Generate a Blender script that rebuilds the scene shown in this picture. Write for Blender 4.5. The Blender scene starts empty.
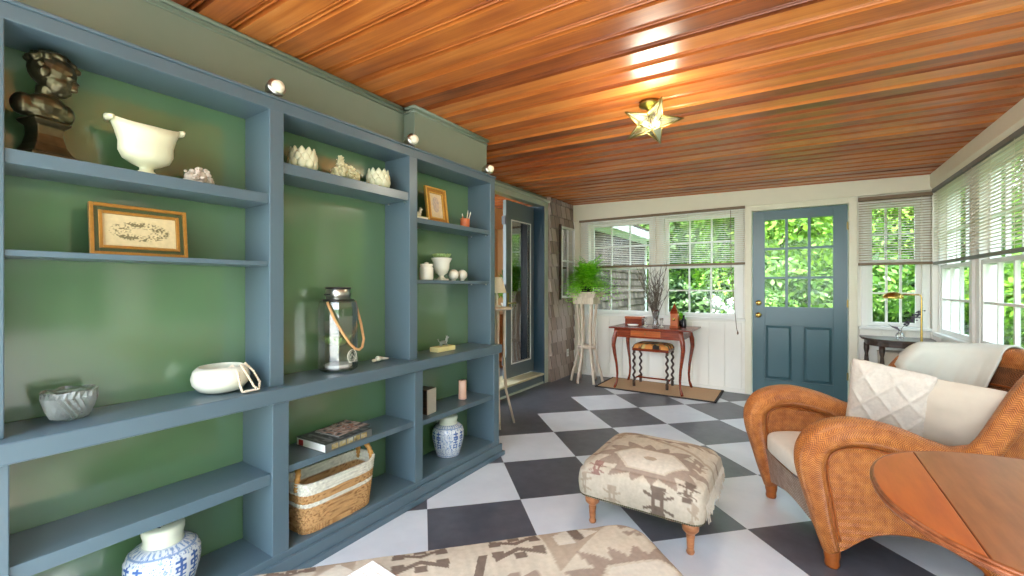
import bpy, math, random
from mathutils import Vector, Matrix, noise
random.seed(7)
PI = math.pi
sc = bpy.context.scene
COL = sc.collection
sin, cos = math.sin, math.cos

# ------------------------------------------------------------------ helpers
class MB:
    """collects geometry (world or local coordinates) for ONE mesh object"""
    def __init__(s):
        s.v = []; s.f = []; s.uv = {}; s.col = None
    def vert(s, p, uv=None, col=None):
        s.v.append(tuple(p))
        if uv is not None: s.uv[len(s.v) - 1] = uv
        if col is not None:
            if s.col is None: s.col = {}
            s.col[len(s.v) - 1] = col
        return len(s.v) - 1
    def box(s, a, b):
        x0, y0, z0 = a; x1, y1, z1 = b
        n = len(s.v)
        for p in ((x0,y0,z0),(x1,y0,z0),(x1,y1,z0),(x0,y1,z0),(x0,y0,z1),(x1,y0,z1),(x1,y1,z1),(x0,y1,z1)): s.v.append(p)
        for f in ((0,3,2,1),(4,5,6,7),(0,1,5,4),(1,2,6,5),(2,3,7,6),(3,0,4,7)): s.f.append(tuple(n + i for i in f))
        return s
    def obox(s, c, size, rz=0, rx=0, ry=0):
        M = Matrix.Translation(c) @ Matrix.Rotation(rz,4,'Z') @ Matrix.Rotation(rx,4,'X') @ Matrix.Rotation(ry,4,'Y')
        n = len(s.v)
        hx, hy, hz = [q/2 for q in size]
        for p in ((-hx,-hy,-hz),(hx,-hy,-hz),(hx,hy,-hz),(-hx,hy,-hz),(-hx,-hy,hz),(hx,-hy,hz),(hx,hy,hz),(-hx,hy,hz)): s.v.append(tuple(M @ Vector(p)))
        for f in ((0,3,2,1),(4,5,6,7),(0,1,5,4),(1,2,6,5),(2,3,7,6),(3,0,4,7)): s.f.append(tuple(n + i for i in f))
        return s
    def tube(s, pts, rad, n=10, cap=True, sy=1.0, up=None, uvs=True):
        """swept tube; rad number or list; sy squashes the 2nd cross axis"""
        pts = [Vector(p) for p in pts]
        if not isinstance(rad, (list, tuple)): rad = [rad] * len(pts)
        L = 0; rings = []; prev = None
        for i, p in enumerate(pts):
            t = (pts[min(i+1, len(pts)-1)] - pts[max(i-1, 0)])
            if t.length < 1e-9: t = Vector((0,0,1))
            t.normalize()
            if up is not None: a = Vector(up) - t * Vector(up).dot(t)
            elif prev is None:
                a = Vector((0,0,1)) if abs(t.z) < .9 else Vector((1,0,0))
                a = a - t * a.dot(t)
            else: a = prev - t * prev.dot(t)
            if a.length < 1e-6: a = t.orthogonal()
            a.normalize(); prev = a; b = t.cross(a)
            if i: L += (pts[i] - pts[i-1]).length
            r = rad[i]; ring = []
            for k in range(n):
                th = 2*PI*k/n
                ring.append(s.vert(p + a*(r*cos(th)) + b*(r*sy*sin(th)), (L, th*max(r,.02))))
            rings.append(ring)
        for i in range(len(rings)-1):
            for k in range(n):
                s.f.append((rings[i][k], rings[i][(k+1)%n], rings[i+1][(k+1)%n], rings[i+1][k]))
        if cap:
            s.f.append(tuple(reversed(rings[0]))); s.f.append(tuple(rings[-1]))
        return s
    def lathe(s, prof, c=(0,0,0), n=28, colf=None, sx=1, sy=1, rad=None, cap=True):
        """prof [(r,z)]; rad(theta, r, z)->r ; colf(theta,z)->col"""
        rings = []
        for (r, z) in prof:
            ring = []
            for k in range(n):
                th = 2*PI*k/n
                rr = rad(th, r, z) if rad else r
                ring.append(s.vert((c[0]+rr*cos(th)*sx, c[1]+rr*sin(th)*sy, c[2]+z), (th*max(r,.01), z), colf(th, z) if colf else None))
            rings.append(ring)
        for i in range(len(rings)-1):
            for k in range(n):
                s.f.append((rings[i][k], rings[i][(k+1)%n], rings[i+1][(k+1)%n], rings[i+1][k]))
        if cap:
            s.f.append(tuple(reversed(rings[0]))); s.f.append(tuple(rings[-1]))
        return s
    def sphere(s, c, r, nu=14, nv=9, rot=None):
        if not isinstance(r, (tuple, list)): r = (r, r, r)
        n = len(s.v); M = rot or Matrix.Identity(3)
        top = s.vert(Vector(c) + M @ Vector((0,0,r[2])))
        rings = []
        for j in range(1, nv):
            ph = PI*j/nv
            rings.append([s.vert(Vector(c) + M @ Vector((r[0]*sin(ph)*cos(2*PI*k/nu), r[1]*sin(ph)*sin(2*PI*k/nu), r[2]*cos(ph)))) for k in range(nu)])
        bot = s.vert(Vector(c) + M @ Vector((0,0,-r[2])))
        for k in range(nu):
            s.f.append((top, rings[0][k], rings[0][(k+1)%nu])); s.f.append((bot, rings[-1][(k+1)%nu], rings[-1][k]))
        for i in range(len(rings)-1):
            for k in range(nu): s.f.append((rings[i][k], rings[i+1][k], rings[i+1][(k+1)%nu], rings[i][(k+1)%nu]))
        return s
    def prism(s, poly, axis, a, b):
        """extrude a 2-D polygon along an axis; poly coords are the two other axes in order"""
        def mk(p, t):
            if axis == 'X': return (t, p[0], p[1])
            if axis == 'Y': return (p[0], t, p[1])
            return (p[0], p[1], t)
        m = len(poly); n = len(s.v)
        for p in poly: s.v.append(mk(p, a))
        for p in poly: s.v.append(mk(p, b))
        s.f.append(tuple(range(n, n+m))); s.f.append(tuple(reversed(range(n+m, n+2*m))))
        for i in range(m): s.f.append((n+i, n+m+i, n+m+(i+1)%m, n+(i+1)%m))
        return s
    def grid(s, fn, nu, nv, closeu=False):
        """fn(i,j)-> (pos, uv, col)"""
        ids = []
        for j in range(nv+1):
            row = []
            for i in range(nu + (0 if closeu else 1)):
                r = fn(i, j)
                row.append(s.vert(*r) if isinstance(r, tuple) and not isinstance(r[0], (int, float)) else s.vert(r))
            ids.append(row)
        m = len(ids[0])
        for j in range(nv):
            for i in range(nu):
                s.f.append((ids[j][i], ids[j][(i+1)%m], ids[j+1][(i+1)%m], ids[j+1][i]))
        return s
    def xf(s, M, start=0):
        for i in range(start, len(s.v)): s.v[i] = tuple(M @ Vector(s.v[i]))
        return s
    def build(s, name, mat, parent=None, smooth=False, world=True, bevel=0, fixn=True, auto=None):
        me = bpy.data.meshes.new(name)
        me.from_pydata(s.v, [], s.f); me.update()
        if s.uv:
            l = me.uv_layers.new(name='UVMap')
            for lp in me.loops: l.data[lp.index].uv = s.uv.get(lp.vertex_index, (0, 0))
        if s.col:
            ca = me.color_attributes.new('Col', 'FLOAT_COLOR', 'POINT')
            for i in range(len(me.vertices)):
                c = s.col.get(i, (.5,.5,.5)); ca.data[i].color = (c[0], c[1], c[2], 1)
        if fixn:
            import bmesh
            bm = bmesh.new(); bm.from_mesh(me); bmesh.ops.recalc_face_normals(bm, faces=bm.faces); bm.to_mesh(me); bm.free()
        me.materials.append(mat)
        o = bpy.data.objects.new(name, me); COL.objects.link(o)
        if smooth: me.shade_smooth()
        if auto is not None:
            me.shade_smooth()
            for e in me.edges: pass
            me.set_sharp_from_angle(angle=math.radians(auto))
        if bevel:
            m = o.modifiers.new('Bevel', 'BEVEL'); m.width = bevel; m.segments = 2; m.limit_method = 'ANGLE'; m.angle_limit = math.radians(40)
        if parent is not None:
            o.parent = parent
            if world: o.matrix_parent_inverse = wmat(parent).inverted()
        return o

def wmat(o):
    m = o.matrix_basis.copy()
    if o.parent: m = wmat(o.parent) @ o.matrix_parent_inverse @ m
    return m

def thing(name, label, cat, loc=(0,0,0), rz=0, group=None):
    o = bpy.data.objects.new(name, None); COL.objects.link(o)
    o.location = loc; o.rotation_euler = (0,0,rz); o.empty_display_size = .1
    return tag(o, label, cat, group)
def tag(o, label=None, cat=None, group=None, kind=None):
    if label: o['label'] = label
    if cat: o['category'] = cat
    if group: o['group'] = group
    if kind: o['kind'] = kind
    return o
def struct(o, label=None): 
    o['kind'] = 'structure'
    if label: o['label'] = label
    return o
def kids(o): return [c for c in bpy.data.objects if c.parent == o]
def copy_tree(o, parent=None):
    c = o.copy(); COL.objects.link(c)
    if parent is not None: c.parent = parent
    for ch in kids(o): copy_tree(ch, c)
    return c

# ------------------------------------------------------------------ materials
def srgb(r, g, b):
    f = lambda c: (c/255/12.92) if c/255 <= .04045 else ((c/255+.055)/1.055)**2.4
    return (f(r), f(g), f(b), 1)
class NT:
    def __init__(s, name):
        s.m = bpy.data.materials.new(name); s.m.use_nodes = True
        s.t = s.m.node_tree; s.n = s.t.nodes; s.l = s.t.links
        s.b = s.n['Principled BSDF']
    def node(s, typ, **kw):
        n = s.n.new(typ)
        for k, v in kw.items():
            if k in n.inputs.keys(): n.inputs[k].default_value = v
            else: setattr(n, k, v)
        return n
    def link(s, a, b): s.l.new(a, b)
    def math(s, op, a, b=None, clamp=False):
        n = s.n.new('ShaderNodeMath'); n.operation = op; n.use_clamp = clamp
        for i, q in enumerate((a, b)):
            if q is None: continue
            if isinstance(q, (int, float)): n.inputs[i].default_value = q
            else: s.l.new(q, n.inputs[i])
        return n.outputs[0]
    def mix(s, fac, a, b, mode='MIX'):
        n = s.n.new('ShaderNodeMix'); n.data_type = 'RGBA'; n.blend_type = mode
        for sock, q in ((n.inputs[0], fac), (n.inputs[6], a), (n.inputs[7], b)):
            if isinstance(q, (int, float)): sock.default_value = q
            elif isinstance(q, tuple): sock.default_value = q
            else: s.l.new(q, sock)
        return n.outputs[2]
    def ramp(s, fac, stops):
        n = s.n.new('ShaderNodeValToRGB'); e = n.color_ramp.elements
        while len(e) < len(stops): e.new(.5)
        for i, (p, c) in enumerate(stops): e[i].position = p; e[i].color = c
        s.l.new(fac, n.inputs[0]); return n.outputs[0]
    def coord(s, out='Object', scale=(1,1,1), rot=(0,0,0), loc=(0,0,0)):
        tc = s.n.new('ShaderNodeTexCoord'); mp = s.n.new('ShaderNodeMapping')
        mp.inputs['Scale'].default_value = scale; mp.inputs['Rotation'].default_value = rot; mp.inputs['Location'].default_value = loc
        s.l.new(tc.outputs[out], mp.inputs[0]); return mp.outputs[0]
    def noise(s, vec, scale, detail=3, rough=.5):
        n = s.n.new('ShaderNodeTexNoise'); n.inputs['Scale'].default_value = scale; n.inputs['Detail'].default_value = detail; n.inputs['Roughness'].default_value = rough
        if vec is not None: s.l.new(vec, n.inputs['Vector'])
        return n.outputs[0]
    def bump(s, h, strength=.3, dist=.002):
        n = s.n.new('ShaderNodeBump'); n.inputs['Strength'].default_value = strength; n.inputs['Distance'].default_value = dist
        s.l.new(h, n.inputs['Height']); s.l.new(n.outputs[0], s.b.inputs['Normal'])
    def base(s, c):
        if isinstance(c, tuple): s.b.inputs['Base Color'].default_value = c
        else: s.l.new(c, s.b.inputs['Base Color'])
    def set(s, **kw):
        for k, v in kw.items(): s.b.inputs[k.replace('_', ' ')].default_value = v
        return s

def plain(name, rgb, rough=.5, metal=0, var=.08, scale=12, bump=0, spec=.5, bscale=None, **kw):
    t = NT(name); v = t.coord()
    c = srgb(*rgb); d = tuple(q*(1-var*2) for q in c[:3]) + (1,)
    t.base(t.mix(t.noise(v, scale), d, tuple(min(1, q*(1+var)) for q in c[:3]) + (1,)))
    t.set(Roughness=rough, Metallic=metal); t.b.inputs['Specular IOR Level'].default_value = spec
    for k, q in kw.items(): t.b.inputs[k.replace('_', ' ')].default_value = q
    if bump: t.bump(t.noise(v, bscale or scale*8, 4), bump)
    return t.m
def attrmat(name, rough=.6, bump=0, bscale=400, spec=.5, coat=0):
    t = NT(name); a = t.n.new('ShaderNodeVertexColor'); a.layer_name = 'Col'
    v = t.coord(); t.base(t.mix(t.math('MULTIPLY', t.noise(v, 60), .3), a.outputs[0], (0,0,0,1), 'MIX'))
    t.set(Roughness=rough); t.b.inputs['Specular IOR Level'].default_value = spec; t.b.inputs['Coat Weight'].default_value = coat
    if bump: t.bump(t.noise(v, bscale, 3), bump)
    return t.m
def wood(name, dark, light, rough=.35, scale=(2, 30, 30), spec=.5):
    t = NT(name); v = t.coord(scale=scale)
    n = t.noise(v, 1.5, 5, .6)
    t.base(t.ramp(n, [(.3, srgb(*dark)), (.7, srgb(*light))])); t.set(Roughness=rough); t.b.inputs['Specular IOR Level'].default_value = spec
    return t.m
M = {}
M['blue'] = plain('blue_paint', (84,103,112), .3, var=.04, scale=3)
M['back'] = plain('back_paint', (90,122,86), .14, var=.03, scale=2, spec=.9, Coat_Weight=1.0, Coat_Roughness=.10)
M['soffit'] = plain('soffit_paint', (124,136,120), .3, var=.03)
M['white'] = plain('white_paint', (240,238,226), .45, var=.02, scale=4)
M['sash'] = plain('sash_paint', (236,236,228), .4, var=.02)
M['cream'] = plain('cream_paint', (232,226,202), .45, var=.02)
M['door'] = plain('teal_door_paint', (66,100,106), .3, var=.04, scale=3)
M['doorgrey'] = plain('grey_door_paint', (98,110,112), .35, var=.04)
M['jamb'] = plain('dark_blue_paint', (38,66,82), .3, var=.05)
M['casing'] = plain('pale_casing_paint', (176,186,168), .4, var=.03)
M['brass'] = plain('brass', (205,175,95), .25, 1, var=.08)
M['brassdark'] = plain('aged_brass', (140,125,70), .35, .9, var=.1)
M['silver'] = plain('brushed_nickel', (200,200,190), .3, 1)
M['black'] = plain('black_metal', (25,25,25), .4)
M['bronze'] = plain('bronze', (96,90,66), .3, .85, var=.3, scale=30)
M['ceramic'] = plain('white_ceramic', (228,226,208), .25, var=.03, Coat_Weight=.3)
M['porcelain'] = plain('cream_porcelain', (226,226,192), .35, var=.05)
M['coral'] = plain('coral_white', (228,222,180), .7, var=.12, scale=80, bump=.5)
M['coralpink'] = plain('coral_pale', (226,214,200), .7, var=.2, scale=60, bump=.5)
M['mahogany'] = wood('mahogany', (86,28,12), (150,62,26), .25, (3,40,40))
M['mahoganylight'] = wood('mahogany_light', (150,72,30), (196,104,46), .28, (3,40,40))
M['tabletop'] = wood('table_wood_painted_sheen', (128,72,36), (160,98,56), .28, (20,3,20))  # greyer than the leaf: reflected light on the centre put into the colour
M['tableleaf'] = wood('table_leaf_wood', (160,78,32), (186,98,44), .3, (20,3,20))
M['tableedge'] = wood('table_edge_wood', (100,50,26), (150,86,50), .3)
M['darkwood'] = wood('dark_wood', (40,30,24), (80,60,46), .35)
M['oakfoot'] = wood('turned_oak', (140,84,46), (188,124,78), .35, (10,10,40))
M['whitewash'] = wood('whitewashed_wood', (190,170,148), (226,212,190), .7, (30,30,3))
M['threshold'] = wood('oak_threshold', (190,180,140), (222,214,176), .45, (20,2,10))
M['shade'] = plain('lamp_shade_linen', (240,232,205), .8, var=.02)
M['tan'] = plain('tan_wall', (210,176,128), .8, var=.05)
M['orangewood'] = wood('orange_wood', (170,96,44), (206,132,70), .3)
M['rug'] = plain('sisal', (204,164,122), .95, var=.15, scale=90, bump=.6)
M['rugedge'] = plain('rug_binding', (60,52,46), .9)
M['cushion'] = plain('cream_cotton', (214,204,186), .9, var=.05, scale=30, bump=.15)
M['beige'] = plain('beige_linen', (196,184,164), .9, var=.05, scale=20, bump=.2, bscale=500)
M['throw'] = plain('grey_throw_linen', (200,200,186), .95, var=.05, scale=14, bump=.25, bscale=400)
M['candle'] = plain('blush_wax', (222,180,156), .5, var=.04)
M['bead'] = plain('pale_wood_beads', (236,218,192), .6, var=.1)
M['yellowstone'] = plain('yellow_stone', (226,216,150), .6, var=.1)
M['orangecup'] = plain('orange_glaze', (208,112,62), .4, var=.15, scale=40)
M['leaf'] = plain('houseplant_leaf', (96,150,40), .5, var=.3, scale=10)
M['succ'] = plain('succulent_leaf', (140,170,100), .5, var=.3, scale=50)
M['twig'] = plain('grey_twig', (104,92,80), .8, var=.2, scale=40)
M['rope'] = plain('tan_rope', (214,164,110), .85, var=.15, scale=120, bump=.6)
M['bamboo'] = plain('bamboo', (206,150,76), .4, var=.2, scale=30)
M['navy'] = plain('dark_bottle', (30,34,40), .15)
M['bulb'] = NT('bulb').m
bt = M['bulb'].node_tree.nodes['Principled BSDF']; bt.inputs['Emission Color'].default_value = (1,.9,.72,1); bt.inputs['Emission Strength'].default_value = 1.6
def glassmat(name, tint=(1,1,1,1), fac=.12, rough=0.02, frw=1.0):
    t = NT(name); out = t.n['Material Output']
    tr = t.node('ShaderNodeBsdfTransparent'); tr.inputs[0].default_value = tint
    gl = t.node('ShaderNodeBsdfGlossy'); gl.inputs['Roughness'].default_value = rough
    fr = t.node('ShaderNodeFresnel'); fr.inputs[0].default_value = 1.5
    mx = t.node('ShaderNodeMixShader')
    t.link(t.math('ADD', t.math('MULTIPLY', fr.outputs[0], frw), fac, True), mx.inputs[0]); t.link(tr.outputs[0], mx.inputs[1]); t.link(gl.outputs[0], mx.inputs[2]); t.link(mx.outputs[0], out.inputs[0])
    return t.m
M['pane'] = glassmat('window_glass', (.96,.98,.97,1), 0.0, .02, .22)
M['glass'] = glassmat('clear_glass', (.985,.99,.985,1), .07, .03, .6)
M['doorglass'] = glassmat('door_glass', (.85,.9,.88,1), .28)
M['starglass'] = glassmat('seeded_glass', (.62,.66,.46,1), .06, .35, .5)
M['crystal'] = plain('cut_crystal', (236,242,238), .06, var=.02, Transmission_Weight=.72, IOR=1.2, Coat_Weight=.5)

M['bounceground'] = plain('unseen_bounce_ground', (176,172,162), .8, var=.06)  # pale colour of the added bounce ground behind the camera
# ceiling: varnished beadboard, boards run along X, width PER along Y
PER = .153
t = NT('varnished_pine_boards'); tc = t.node('ShaderNodeTexCoord'); sp = t.node('ShaderNodeSeparateXYZ'); t.link(tc.outputs['Object'], sp.inputs[0])
cell = t.math('FLOOR', t.math('DIVIDE', sp.outputs[1], PER))
wn = t.node('ShaderNodeTexWhiteNoise', noise_dimensions='1D'); t.link(cell, wn.inputs['W'])
cx = t.node('ShaderNodeCombineXYZ'); t.link(t.math('ADD', t.math('MULTIPLY', sp.outputs[0], .55), t.math('MULTIPLY', wn.outputs[0], 40)), cx.inputs[0]); t.link(t.math('MULTIPLY', sp.outputs[1], 16), cx.inputs[1])
n1 = t.noise(cx.outputs[0], 1.6, 6, .65)
n2 = t.noise(t.coord(scale=(2.2, 5, 1)), 1.3, 2)
f = t.math('ADD', t.math('MULTIPLY', n1, .52), t.math('ADD', t.math('MULTIPLY', wn.outputs[0], .30), t.math('MULTIPLY', n2, .24)))
t.base(t.ramp(f, [(.3, srgb(98,46,20)), (.46, srgb(160,84,36)), (.62, srgb(198,116,50)), (.82, srgb(226,154,80))]))
t.set(Roughness=.34); t.b.inputs['Coat Weight'].default_value = .12; t.b.inputs['Coat Roughness'].default_value = .25; t.bump(n1, .06, .002); M['ceiling'] = t.m

# painted checker floor, turned 45 degrees to the walls
T_ = .5281; A0 = .04326; B0 = 1.5608
t = NT('painted_checker_floor'); tc = t.node('ShaderNodeTexCoord'); sp = t.node('ShaderNodeSeparateXYZ'); t.link(tc.outputs['Object'], sp.inputs[0])
x = t.math('SUBTRACT', sp.outputs[0], 1.79); y = sp.outputs[1]; k = 1/(math.sqrt(2)*T_)
a = t.math('FLOOR', t.math('SUBTRACT', t.math('MULTIPLY', t.math('ADD', x, y), k), A0))
b = t.math('FLOOR', t.math('SUBTRACT', t.math('MULTIPLY', t.math('SUBTRACT', y, x), k), B0))
# white cell (3,6): parity odd
par = t.math('MODULO', t.math('ADD', t.math('ADD', a, b), 100), 2)
inside = t.math('GREATER_THAN', sp.outputs[0], -.272)
w = t.math('MULTIPLY', par, inside)
nz = t.noise(t.coord(), 3.5, 5, .6); nz2 = t.noise(t.coord(), 16, 3)
dk = t.ramp(t.math('ADD', t.math('MULTIPLY', nz, .6), t.math('MULTIPLY', nz2, .4)), [(.35, srgb(74,74,79)), (.75, srgb(100,100,106))])
wh = t.ramp(nz, [(.3, srgb(204,209,212)), (.7, srgb(220,224,226))])
t.base(t.mix(w, dk, wh)); t.set(Roughness=.32); M['floor'] = t.m

# shingles (grey cedar): rows along Z, random widths along U
def shingle(name, axis, c1, c2):
    t = NT(name); tc = t.node('ShaderNodeTexCoord'); sp = t.node('ShaderNodeSeparateXYZ'); t.link(tc.outputs['Object'], sp.inputs[0])
    row = t.math('FLOOR', t.math('DIVIDE', sp.outputs[2], .165))
    wr = t.node('ShaderNodeTexWhiteNoise', noise_dimensions='1D'); t.link(row, wr.inputs['W'])
    u = t.math('DIVIDE', t.math('ADD', sp.outputs[axis], t.math('MULTIPLY', wr.outputs[0], 3)), .14)
    cu = t.math('FLOOR', u)
    cv = t.node('ShaderNodeCombineXYZ'); t.link(cu, cv.inputs[0]); t.link(row, cv.inputs[1])
    wc = t.node('ShaderNodeTexWhiteNoise', noise_dimensions='2D'); t.link(cv.outputs[0], wc.inputs['Vector'])
    st = t.noise(t.coord(scale=(40,40,3)), 1.5, 4)
    col = t.ramp(t.math('ADD', t.math('MULTIPLY', wc.outputs[0], .6), t.math('MULTIPLY', st, .4)), [(.2, srgb(*c1)), (.8, srgb(*c2))])
    gap = t.math('LESS_THAN', t.math('FRACT', u), .06)
    t.base(t.mix(gap, col, srgb(60,50,44))); t.set(Roughness=.9); t.bump(st, .3, .003); return t.m
M['shingleY'] = shingle('grey_cedar_shingles', 1, (142,126,116), (182,166,154))

# kilim / painted pattern materials read the pattern colour from the mesh
M['kilim'] = attrmat('kilim_wool', .95, .5, 500, .1)
M['chinaware'] = attrmat('glazed_china', .2, 0, coat=.4)
M['basketweave'] = attrmat('seagrass_weave', .85, .6, 260, .2)
M['print'] = attrmat('printed_paper', .5)
M['needlepoint'] = attrmat('needlepoint', .9, .3)

# woven cane: UV in metres
def weave(name, c1, c2, c3, k=42, rough=.38):
    t = NT(name); tc = t.node('ShaderNodeTexCoord'); sp = t.node('ShaderNodeSeparateXYZ'); t.link(tc.outputs['UV'], sp.inputs[0])
    tri = t.math('PINGPONG', sp.outputs[1], .015)
    ph = t.math('MULTIPLY', t.math('ADD', sp.outputs[0], tri), 2*PI*k*2.6)
    s1 = t.math('MULTIPLY', t.math('ADD', t.math('SINE', ph), 1), .5)
    n = t.noise(t.coord(), 28, 4, .6); n2 = t.noise(t.coord(), 5, 2)
    f = t.math('ADD', t.math('MULTIPLY', s1, .36), t.math('ADD', t.math('MULTIPLY', n, .56), t.math('MULTIPLY', n2, .2)))
    t.base(t.ramp(f, [(.3, srgb(*c1)), (.55, srgb(*c2)), (.82, srgb(*c3))])); t.set(Roughness=rough)
    t.bump(t.math('ADD', s1, n), .7, .004); return t.m
M['cane'] = weave('honey_cane_weave', (110,52,20), (178,98,40), (218,148,76))
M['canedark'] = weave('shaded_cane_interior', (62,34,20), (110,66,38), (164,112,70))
M['canegrey'] = weave('faded_cane_apron', (120,86,66), (158,128,108), (196,178,160), 30)
M['canebraid'] = plain('cane_braid', (158,84,32), .35, var=.25, scale=60)

# foliage
def foliage(name, c1, c2, c3):
    t = NT(name); g = t.node('ShaderNodeNewGeometry'); n = t.noise(t.coord(), 1.6, 3)
    f = t.math('ADD', t.math('MULTIPLY', g.outputs['Random Per Island'], .55), t.math('MULTIPLY', n, .45))
    c = t.ramp(f, [(.15, srgb(*c1)), (.5, srgb(*c2)), (.85, srgb(*c3))]); t.base(c); t.set(Roughness=.5)
    tr = t.node('ShaderNodeBsdfTranslucent'); t.link(c, tr.inputs[0]); mx = t.node('ShaderNodeMixShader'); mx.inputs[0].default_value = .35
    t.link(t.b.outputs[0], mx.inputs[1]); t.link(tr.outputs[0], mx.inputs[2]); t.link(mx.outputs[0], t.n['Material Output'].inputs[0]); return t.m
M['treebright'] = foliage('bright_leaves', (54,92,20), (108,154,38), (164,200,70))
M['treemid'] = foliage('mid_leaves', (42,76,22), (84,128,40), (136,174,72))
M['treedark'] = foliage('dark_leaves', (34,58,28), (62,92,44), (110,142,74))
M['lawn'] = foliage('lawn_grass', (48,80,28), (70,106,40), (88,124,52))
M['petal'] = plain('white_petals', (196,198,190), .7)
M['bark'] = plain('bark', (84,70,56), .9, var=.3, bump=.5)
M['fern'] = foliage('fern_leaves', (84,166,18), (136,218,36), (196,246,84))

# ------------------------------------------------------------------ room shell
XR = 2.94; YB = 5.57; XL = -.80
cz = lambda x: 2.346 - .0235*x
# floor
struct(MB().box((-1.9,-.6,-.06),(3.1,5.8,0)).build('floor', M['floor']))
# ceiling profile extruded along X: flat, groove, bead, groove, bead
mb = MB(); prof = []
y = -.153*3
while y < 5.75:
    prof += [(y, 0), (y+.099, 0), (y+.0995, .026), (y+.105, .026), (y+.108, .008), (y+.112, .003), (y+.116, .008), (y+.119, .026), (y+.125, .026), (y+.128, .008), (y+.132, .003), (y+.136, .008), (y+.139, .026), (y+.1515, .026)]
    y += PER
xa, xb = -1.9, 3.1
for (yy, dz) in prof: mb.v.append((xa, yy, cz(xa)+dz)); mb.v.append((xb, yy, cz(xb)+dz))
for i in range(len(prof)-1): mb.f.append((2*i, 2*i+1, 2*i+3, 2*i+2))
n0 = len(mb.v)
ya, yb2 = prof[0][0], prof[-1][0]
for p in ((xa,ya,2.5),(xb,ya,2.5),(xb,yb2,2.5),(xa,yb2,2.5)): mb.v.append(p)
mb.f.append((n0,n0+1,n0+2,n0+3))
struct(mb.build('ceiling', M['ceiling'], fixn=False))

def wall_open(mb, plane, pos, th, a0, a1, z0, z1, holes, ztop=None):
    """wall slab with rectangular holes; plane 'X' (runs along Y) or 'Y' (runs along X)"""
    xs = sorted(set([a0, a1] + [h[0] for h in holes] + [h[1] for h in holes]))
    for i in range(len(xs)-1):
        c = (xs[i]+xs[i+1])/2
        hs = sorted([(h[2], h[3]) for h in holes if h[0] < c < h[1]])
        z = z0
        for (ha, hb) in hs + [(z1, z1)]:
            if ha > z + 1e-6:
                if plane == 'Y': mb.box((xs[i], pos, z), (xs[i+1], pos+th, ha))
                else: mb.box((pos, xs[i], z), (pos+th, xs[i+1], ha))
            z = hb
# window openings (outer sash size)
BW = [(-.58, .27, .86, 2.08), (.43, 1.26, .86, 2.08), (2.42, 2.82, .83, 2.04)]
DOORB = (1.40, 2.265, 0, 2.075)
mb = MB(); wall_open(mb, 'Y', YB, .14, -.95, 3.08, 0, 2.5, BW + [DOORB])
# vertical board grooves below the windows are real raised boards
x = -.80
while x < 2.93:
    if not (DOORB[0]-.09 < x+.08 < DOORB[1]+.08): mb.box((x+.003, YB-.012, .0), (min(x+.17, 2.93), YB, .80))
    x += .175
struct(mb.build('wall_back', M['white'], bevel=.002))
RW = [(4.67, 5.47, .80, 2.08), (3.62, 4.46, .80, 2.08), (2.57, 3.41, .80, 2.08), (1.52, 2.36, .80, 2.08), (.47, 1.31, .80, 2.08)]
mb = MB(); wall_open(mb, 'X', XR, .09, -.6, 5.71, 0, 2.5, RW)
for (y0, y1) in ((4.72, 5.42), (3.67, 4.41), (2.62, 3.36)):     # recessed panels below the windows
    for q in ((y0, .16, y0+.05, .68), (y1-.05, .16, y1, .68)): mb.box((XR-.015, q[0], q[1]), (XR, q[2], q[3]))
    mb.box((XR-.015, y0, .68), (XR, y1, .73)); mb.box((XR-.015, y0, .12), (XR, y1, .17))
struct(mb.build('wall_right', M['white'], bevel=.003))
# left wall: shingled part beyond the door, wall over the door, wall behind the bookcase
mb = MB(); wall_open(mb, 'X', -.95, .0885, 2.56, 4.86, 0, 2.5, [(3.25, 4.77, 0, 2.24)])
mb.box((-.95, -.45, 0), (-.30, 2.55, 2.5))
mb.box((-.95, 2.545, 0), (-.86, 3.25, 2.5))
struct(mb.build('wall_left', M['soffit']))
# shingled return, each course a lapped wedge
mb = MB(); z = 0; r = 0
mb.box((-.95, 4.86, 0), (-.83, YB-.001, 2.42))
while z < 2.35:
    h = .165
    yy = 4.86 - random.random()*.1
    while yy < YB-.001:
        w_ = .12 + random.random()*.14
        ya_, yb_ = max(yy, 4.86)+.002, min(yy+w_, YB-.001)-.001
        if yb_ - ya_ > .01:
            j = random.random()*.006
            mb.prism([(-.83, z), (-.797+j, z), (-.822+j*.5, z+h+.004), (-.83, z+h+.004)], 'Y', ya_, yb_)
        yy += w_
    z += h
struct(mb.build('wall_left_shingled', M['shingleY']))
bpy.data.objects['wall_left_shingled'].name = 'wall_left.001'
# fascia beams (cream) and cornices
struct(MB().box((-.80, YB-.05, 2.135), (XR, YB, 2.39)).build('trim_1', M['cream'], bevel=.004))
mb = MB().prism([(XR-.075, 2.279), (XR-.075, 2.17), (XR-.05, 2.135), (XR, 2.135), (XR, 2.279)], 'Y', -.45, YB-.05)
struct(mb.build('trim_2', M['cream']))
struct(MB().box((-.79, YB-.03, 0), (-.70, YB, 2.135)).build('trim_3', M['cream'], bevel=.003))
struct(MB().box((XR-.06, YB-.06, 0), (XR, YB, 2.135)).build('trim_4', M['white'], bevel=.003))
# back door casing
mb = MB(); mb.box((1.33, YB-.03, 0), (1.40, YB, 2.135)); mb.box((2.265, YB-.03, 0), (2.335, YB, 2.135)); mb.box((1.40, YB-.03, 2.075), (2.265, YB, 2.135))
struct(mb.build('trim_5', M['cream'], bevel=.003))
# dark floor-level line along the back wall
struct(MB().box((-.70, YB-.028, 0), (1.33, YB-.012, .045)).build('baseboard_back', M['white'], bevel=.003))
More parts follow.
